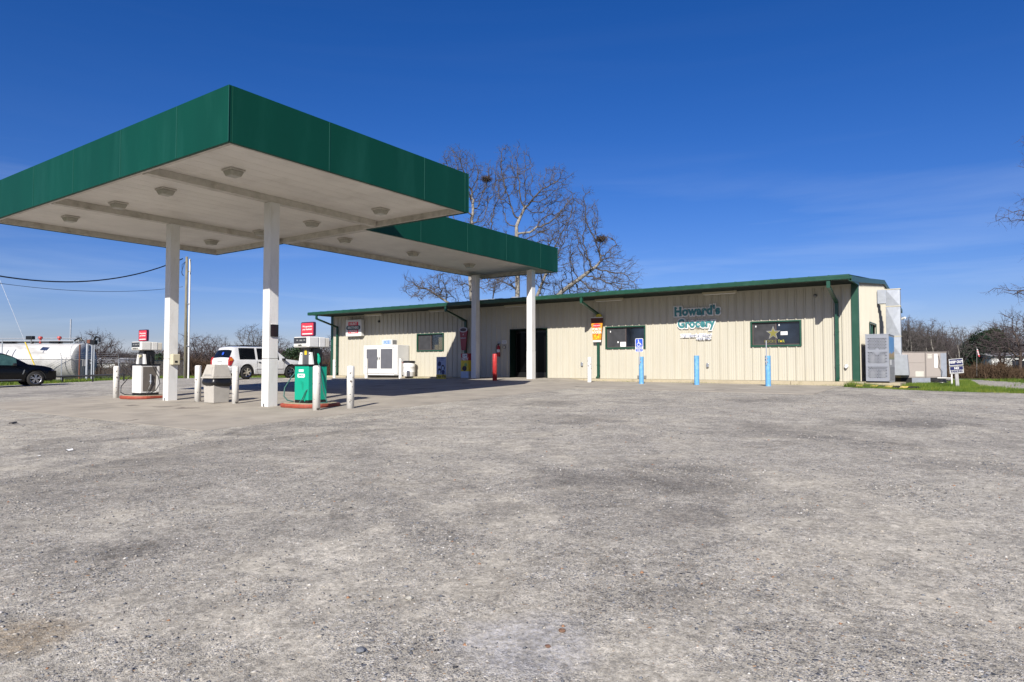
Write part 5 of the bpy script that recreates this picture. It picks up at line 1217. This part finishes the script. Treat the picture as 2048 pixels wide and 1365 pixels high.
# pecan tree behind the store, right
s1,p1=stemline([V3(0,0),V3(-.3,4),V3(-.2,8)]); s2,p2=stemline([V3(.8,3.5),V3(1.6,7.5),V3(2.6,10)],2,len(s1)); s3,p3=stemline([V3(1.2,5.2),V3(4,8),V3(7,10.2)],3,len(s1)+len(s2)); s4,p4=stemline([V3(-.2,10.5),V3(-.3,14)],len(s1)-1,len(s1)+len(s2)+len(s3))
bare_tree('pecan_tree',(-31.2,25.4,-.5),(s1+s2+s3+s4,p1+p2+p3+p4),[blob(-.6,18.5,2.2,3.6),blob(3.2,16.5,2.4,3.8,1),blob(5.2,14,2.4,3.2,-1),blob(8.0,10.8,2.2,2.6,.6),blob(2.5,11,3.2,3,-2),blob(-1.2,12.0,1.2,2.2,1),blob(8.0,8.2,2.8,1.2,-1),blob(4.4,8.0,3,1.5,2),blob(10.2,9.2,1.2,2.0,0),blob(-1.8,9.0,2.2,1.3,-1)],3100,.42,.55,.020,3,.7,.09,.44,'tall bare pecan tree with several stems behind the store roof',bark,twig,5)
s1,p1=stemline([V3(0,0),V3(.3,5),V3(.0,10),V3(.4,13)]); s2,p2=stemline([V3(-1.2,6.6),V3(-3.6,8.2)],5,len(s1)); s3,p3=stemline([V3(1.2,5.2),V3(2.2,7.5)],6,len(s1)+len(s2))
bare_tree('pecan_tree',(-37.2,25.6,-.5),(s1+s2+s3,p1+p2+p3),[blob(-1.3,19.6,2.2,3.4),blob(1.6,18.6,2.1,3.2,1),blob(-3.5,17.5,1.2,2.4),blob(.8,13.5,2.3,2.6,-1),blob(2.4,11.5,1.5,2.4,1),blob(-5.0,8.6,2.3,1.2,1),blob(-2.0,8.6,2.4,1.4,-2),blob(2.2,9.2,1.8,1.6,-1),blob(-6.2,9.8,.8,.7,1)],2500,.42,.55,.020,3,.7,.09,.36,'bare pecan tree behind the canopy, left of the taller one',bark,twig,9)
for (x,y,z,lb) in ((-35.85,26.4,18.95,'dark twig nest high in the left pecan tree'),(-24.9,29.6,12.3,'dark twig nest in the right side of the taller pecan')):
    rg=np.random.default_rng(int(x*-7)); c=np.array([0,0,0.]); u=rg.normal(size=(260,3))*np.array([.22,.22,.12]); v=rg.normal(size=(260,3)); v/=np.linalg.norm(v,axis=1,keepdims=True)
    o=link('bird_nest',fastmesh('nest',*prisms(u-v*.22,u+v*.22,np.full(260,.02),np.full(260,.012),3)),barkd); o.location=(x,y,z); tag(o,lb,'nest')
# tree at the right edge, trunk outside the picture
s1,p1=stemline([V3(0,0),V3(-.2,3),V3(.1,6),V3(.3,9)]); s2,p2=stemline([V3(-1.2,4.4),V3(-3.0,4.7)],6,len(s1)); s3,p3=stemline([V3(-1.0,7.6),V3(-2.6,8.8)],10,len(s1)+len(s2))
bare_tree('bare_tree',(8.3,19.2,-.35),(s1+s2+s3,p1+p2+p3),[blob(-3.6,4.7,1.4,.9),blob(-2.6,8.8,2.0,1.2),blob(-1.6,11.4,1.7,1.5),blob(0,13,3,2.4),blob(2.5,8,2.5,4),blob(-1.4,6.6,1.2,1.0,1)],900,.35,.5,.012,3,.55,.06,.26,'dark bare branches reaching in at the right edge',barkd,barkd,21)
# background variants
VAR=[]
for k,(hh,rr,sd_) in enumerate(((9.0,3.0,31),(8.0,3.4,32),(10.0,2.6,33),(6.0,2.9,34))):
    s,p=stemline([(0,0,0),(.2,.1,hh*.28)]); bl=[(0,0,hh*.66,rr,rr,hh*.34),(rr*.4,0,hh*.5,rr*.7,rr*.7,hh*.25),(-rr*.4,.3,hh*.55,rr*.7,rr*.7,hh*.25)]
    t=bare_tree('bare_tree',(0,0,0),(s,p),bl,620,.42,.55,.020,3,.85,.055,.17,'x',barkd if k!=2 else bark,twigr if k%2 else twig,sd_)
    VAR.append(t)
used=[0]*4
def place(k,x,y,s,label,group=None,sz=1.,z=None):
    e=VAR[k] if used[k]==0 else copy_tree(VAR[k]); used[k]+=1
    e.location=(x,y,g(x,y)-.15 if z is None else z); e.scale=(s,s,s*sz); e.rotation_euler=(0,0,rnd.uniform(0,6.28)); e['label']=label; e['category']='tree'
    if group: e['group']=group
    elif 'group' in e: del e['group']
    return e
TL='leafless tree in the woods beyond the right side of the store'; TG='leafless trees in the right-hand woods'
f0=np.array([-math.sin(R(35)),math.cos(R(35))]); r0_=np.array([math.cos(R(35)),math.sin(R(35))]); c0=np.array([3.66,-25.62])
def fr(u,d): p=c0+r0_*u+f0*d; return float(p[0]),float(p[1])      # u metres right, d metres ahead of the camera position
rt=random.Random(4)
for i in range(34):
    d=rt.uniform(88,135); u=(rt.uniform(1700,2100)-1024)/1340*d; x,y=fr(u,d)
    place(rt.choice((0,1,2,0,1)),x,y,rt.uniform(.80,1.08)*(d/115),TL,TG)
for px,d,s,lb in ((1822,70,.62,'slender pale-barked bare tree just right of the store gable'),(1862,66,.60,'forked pale bare tree above the air conditioner'),(1912,62,.50,'leaning bare tree above the keep out sign'),(2000,66,.62,'spreading bare tree before the dark evergreens'),(2040,60,.8,'bare tree in front of the trailer home')):
    x,y=fr((px-1024)/1340*d,d); place(2 if px<1950 else 3,x,y,s*(1 if px<1950 else 1.3),lb)
for px,d,s,k,lb in ((392,66,.80,3,'dense reddish bare tree right of the utility pole'),(425,72,.62,1,'rounded bare tree between pole and white suv'),(352,62,.55,3,'small bare tree left of the utility pole'),(300,75,.40,1,'small bare tree behind the white pump'),(508,85,.82,0,'upright bare tree above the white suv roof'),(548,90,.75,1,'bare tree showing right of the near post'),(575,80,.62,3,'low bare tree behind the green pump'),(650,62,.45,3,'bare shrub-like tree against the store corner'),(632,66,.52,1,'twiggy bare tree left of the store corner'),(660,80,.62,0,'thin bare tree just left of the store corner'),
                   (190,66,.85,3,'small bare tree behind the tank valves'),(206,70,.50,1,'low bare tree right of the tank'),(20,110,.62,1,'bare treetop showing above the tank'),(270,110,.5,0,'distant bare tree above the far white house'),(105,105,.55,0,'faint bare tree behind the tank mast')):
    x,y=fr((px-1024)/1340*d,d); place(k,x,y,s,lb,None,.9)
# evergreens
def evergreen(name,x,y,blobs,n,sz,m,label):
    z=g(x,y)-.1; rg=np.random.default_rng(int(abs(x*13+y))); e=empty(name,(x,y,z),0,label,'tree')
    P=blob_points(blobs,n,rg); keep=np.array([noise.noise(Vector(p*.8))>-.28 for p in P]); P=P[keep]
    nrm=rg.normal(size=P.shape); nrm/=np.linalg.norm(nrm,axis=1,keepdims=True); t=np.cross(nrm,rg.normal(size=P.shape)); t/=np.linalg.norm(t,axis=1,keepdims=True); b=np.cross(nrm,t)
    s=rg.uniform(.6,1.3,len(P))[:,None]*sz
    V=np.stack([P-t*s-b*s*.6,P+t*s*.9-b*s*.3,P+t*s*.2+b*s],axis=1).reshape(-1,3); F=np.arange(len(V)).reshape(-1,3)
    link('crown',fastmesh('crown',V,F),m,e); MB().cyl((0,0,0),(0,0,blobs[0][2]),.16,.06,8).build('trunk',barkd,e)
x,y=fr(54.5,78); evergreen('evergreen_tree',x,y,[(0,0,2.6,2.0,2.0,2.4),(0.2,0,4.2,1.0,1.0,1.2),(-.8,.4,1.6,1.6,1.6,1.5)],5200,.15,darkeverg,'dark rounded evergreen behind the small flag')
x,y=fr(58.8,82); evergreen('evergreen_tree',x,y,[(0,0,3.1,1.9,1.9,2.7),(.3,0,4.8,.9,.9,1.2)],5200,.15,everg,'taller olive evergreen right of the small flag')
x,y=fr(56.0,95); evergreen('evergreen_tree',x,y,[(0,0,3.2,2.4,2.0,3.0)],4200,.16,darkeverg,'dark evergreen in the woods beside the store gable')
x,y=fr(60.8,97); evergreen('evergreen_tree',x,y,[(0,0,3.0,1.6,1.6,2.6)],2500,.16,everg,'smaller evergreen half hidden behind the woods by the air conditioner')
x,y=fr(-23.2,74); evergreen('evergreen_tree',x,y,[(0,0,1.6,2.9,2.2,1.9),(.6,0,2.1,1.6,1.5,1.3)],6500,.12,everg,'low spreading olive evergreen behind the white suv hood')
x,y=fr(-31.0,60); evergreen('evergreen_tree',x,y,[(0,0,1.0,1.8,1.6,1.2)],2600,.12,everg,'low green bush behind the white pump and post')
# brush rows and far woods (uncountable)
def brush(name,pts,n,h,m,label,seed,rad=.012,lean=.35):
    rg=np.random.default_rng(seed); P=[]; 
    seg=[(np.array(a),np.array(b)) for a,b in zip(pts[:-1],pts[1:])]
    Ls=np.array([np.linalg.norm(b-a) for a,b in seg]); pick=rg.choice(len(seg),n,p=Ls/Ls.sum()); t=rg.uniform(0,1,n)
    A=np.array([seg[i][0] for i in pick]); B=np.array([seg[i][1] for i in pick]); XY=A+(B-A)*t[:,None]+rg.normal(0,1.1,(n,2))
    hh=np.array([h*(.55+.6*(noise.noise(Vector((p[0]*.35,p[1]*.35,seed)))+.5)) for p in XY])*rg.uniform(.5,1.1,n)
    z=np.array([g(p[0],p[1])-.08 for p in XY]); P0=np.column_stack([XY,z]); P1=P0+np.column_stack([rg.normal(0,lean,n)*hh,rg.normal(0,lean,n)*hh,hh])
    t2=rg.uniform(.2,.9,n)[:,None]; Q0=P0+(P1-P0)*t2; Q1=Q0+rg.normal(0,.3,(n,3))*hh[:,None]+np.array([0,0,.1]); t3=rg.uniform(.2,.9,n)[:,None]; S0=P0+(P1-P0)*t3; S1=S0+rg.normal(0,.3,(n,3))*hh[:,None]
    V,F=prisms(np.vstack([P0,Q0,S0]),np.vstack([P1,Q1,S1]),np.full(3*n,rad),np.full(3*n,rad*.4),3)
    o=link(name,fastmesh(name,V,F),m); tag(o,label,'brush',None,'stuff'); return o
brush('dry_brush',[fr(40,62),fr(46,60),fr(52,58),fr(70,64)],9000,1.35,brushm,'row of dry brown brush beyond the gravel drive',3,.018)
brush('dry_brush',[fr(-34,60),fr(-26,58),fr(-17,62),fr(-12,60)],9000,1.5,brushm,'dry brown brush behind the pole and white suv',4,.018)
brush('dry_brush',[fr(-60,75),fr(-48,72),fr(-36,66)],7000,.95,brushm,'dry brush beyond the fence left of the white pump',5,.022)
brush('far_woods',[fr(-170,215),fr(-120,210),fr(-70,200),fr(-30,190)],12000,5.6,twigr,'far low line of bare woods on the left horizon',6,.10)
brush('far_woods',[fr(60,150),fr(110,150),fr(150,140)],14000,6.0,twigr,'dense bare woods closing the view on the right',7,.05,.35)
brush('far_woods',[fr(-60,230),fr(0,230),fr(60,220)],6000,6,twigr,'far woods hidden behind the store',8,.10)
# grass
def grass(name,n,area,hmin,hmax,wd,label,seed):
    rg=np.random.default_rng(seed); pts=[]
    poly,dens=area; xs_=[p[0] for p in poly]; ys_=[p[1] for p in poly]
    while len(pts)<n:
        c=rg.uniform([min(xs_),min(ys_)],[max(xs_),max(ys_)],(n,2))
        for x,y in c:
            if inpoly(x,y,poly) and noise.noise(Vector((x*1.3,y*1.3,seed)))>rg.uniform(-.6,dens) : pts.append((x,y))
            if len(pts)>=n: break
    P=np.array(pts[:n]); z=np.array([g(a,b)-.045 for a,b in P]); B=np.column_stack([P,z])
    hh=rg.uniform(hmin,hmax,n)*np.array([1+1.0*noise.noise(Vector((a*.9,b*.9,2))) for a,b in P])
    an=rg.uniform(0,6.28,n); wv=np.column_stack([np.cos(an),np.sin(an),np.zeros(n)])*wd; tip=B+np.column_stack([rg.normal(0,.35,n)*hh,rg.normal(0,.35,n)*hh,hh+.045])
    V=np.stack([B-wv,B+wv,tip],axis=1).reshape(-1,3); o=link(name,fastmesh(name,V,np.arange(3*n).reshape(-1,3)),grassm); return tag(o,label,'grass',None,'stuff')
grass('grass',42000,([(.45,-.9),(.4,.1),(1.2,.3),(1.2,5.5),(2.4,7.5),(2.6,14),(2.2,22),(3.0,24),(3.4,12),(3.6,3.6),(4.3,.2),(5.2,-2.4),(5.0,-3.6),(3.7,-3.7),(2.8,-3.6),(2.0,-3.4),(.9,-2.7),(.3,-1.5)],.35),.03,.10,.006,'green grass island round the warning sign',5)
grass('grass',1600,([(-.05,-1.35),(.95,-1.5),(1.1,-.9),(.5,-.1),(.05,-.3)],.1),.08,.20,.008,'taller weeds at the right corner of the store',6)
grass('grass',26000,([(-44,-16),(-41.0,-12.4),(-40.3,-9.6),(-41.4,-6.3),(-41.7,-4.4),(-40,-2),(-38,-.4),(-34,.6),(-33,4),(-40,10),(-52,2),(-50,-12)],.3),.05,.16,.016,'green grass verge below the tank and fence',7)
grass('grass',9000,([(4,-3),(5,12),(4.4,20),(3.2,33),(12,40),(22,30),(22,12),(9,12),(5.6,14)],.3),.05,.14,.014,'green grass verge beyond the gravel drive',8)
grass('grass',700,([(-26.9,-.75),(-17,-.75),(-17,-.5),(-26.9,-.5)],.5),.03,.07,.006,'sparse weeds along the left foot of the store ledge',9)
grass('grass',900,([(-10,-.72),(0,-.72),(0,-.5),(-10,-.5)],.6),.03,.06,.006,'sparse weeds along the right foot of the store ledge',10)
# loose stones near the camera
def stones(n,dmin,dmax,smin,smax,seed):
    rg=np.random.default_rng(seed); d=dmin+(dmax-dmin)*rg.uniform(0,1,n)**.75; u=rg.uniform(-.86,.86,n)*d
    XY=c0[None]+r0_[None]*u[:,None]+f0[None]*d[:,None]
    ok=np.array([not(-20.6<a<-7.5 and b>-19.2) and (b<-6.3) and (noise.noise(Vector((a*.9,b*.9,2)))+.35>rg.uniform(-.1,.8)) for a,b in XY]); XY=XY[ok]; n=len(XY)
    z=np.array([gn(a,b) for a,b in XY])
    base=np.array([(1,0,0),(-1,0,0),(0,1,0),(0,-1,0),(0,0,1),(0,0,-1)],float); F0=np.array([(0,2,4),(2,1,4),(1,3,4),(3,0,4),(2,0,5),(1,2,5),(3,1,5),(0,3,5)])
    s=smin+(smax-smin)*rg.uniform(0,1,n)**4
    V=base[None]*(1+rg.normal(0,.25,(n,6,1)))+rg.normal(0,.15,(n,6,3)); sc=np.stack([s,s*rg.uniform(.5,.9,n),s*rg.uniform(.35,.65,n)],axis=1)
    V*=sc[:,None,:]; a=rg.uniform(0,6.28,n); ca,sa=np.cos(a)[:,None],np.sin(a)[:,None]; X=V[:,:,0]*ca-V[:,:,1]*sa; Y=V[:,:,0]*sa+V[:,:,1]*ca
    V=np.stack([X,Y,V[:,:,2]],axis=2)+np.column_stack([XY,z+s*.15])[:,None,:]
    F=(np.arange(n)*6)[:,None,None]+F0[None]; return V.reshape(-1,3),F.reshape(-1,3)
for nm,a in (('loose_gravel',(42000,2.4,8,.0035,.016,1)),('loose_gravel',(26000,7,17,.006,.020,2))):
    o=link(nm,fastmesh(nm,*stones(*a)),stonem); tag(o,'small loose grey stones scattered over the '+('near' if a[1]<5 else 'middle')+' gravel','gravel',None,'stuff')
def rock(x,y,s,c,label,sq=.55):
    import bmesh
    bm=bmesh.new(); bmesh.ops.create_icosphere(bm,subdivisions=2,radius=s)
    for v in bm.verts: v.co*=1+.35*noise.noise(v.co*(1.6/s)+Vector((x,y,0))); v.co.z*=sq
    me=bpy.data.meshes.new('stone'); bm.to_mesh(me); bm.free(); o=link('stone',me,mat('stone_'+str(c[0]),c,.85,var=.3,scale=30)); o.location=(x,y,gn(x,y)+s*sq*.55); o.rotation_euler=(0,0,x); tag(o,label,'stone')
rock(1.29,-23.45,.023,(.16,.17,.19),'largest dark grey stone, near the bottom left of centre')
rock(1.02,-22.85,.022,(.40,.38,.33),'pale flat stone on the gravel left of centre')
rock(1.95,-22.75,.018,(.20,.11,.07),'rust red brick chip on the near gravel')
rock(1.98,-22.93,.014,(.19,.10,.065),'smaller red chip just behind the rust red one')
for x,y,w_,m_,lb,c in ((-6.9,-21.42,.07,paper,'crumpled white paper scrap on the gravel at left','paper'),(-6.75,-21.85,.035,paper,'small white paper scrap nearest the left edge','paper'),(-12.25,-20.32,.17,black,'black plastic scrap on the gravel before the canopy','scrap')):
    z=gn(x,y)+.006; q_=min(1,w_/.1)
    o=MB().add([(x-w_/2,y-.05*q_,z),(x,y-.06*q_,z+.03*q_),(x+w_/2,y-.03*q_,z+.008),(x+w_/2,y+.05*q_,z+.02*q_),(x,y+.06*q_,z+.045*q_),(x-w_/2,y+.04*q_,z+.01)],[(0,1,4,5),(1,2,3,4)]).build('scrap',m_,None,fix=False); tag(o,lb,c)
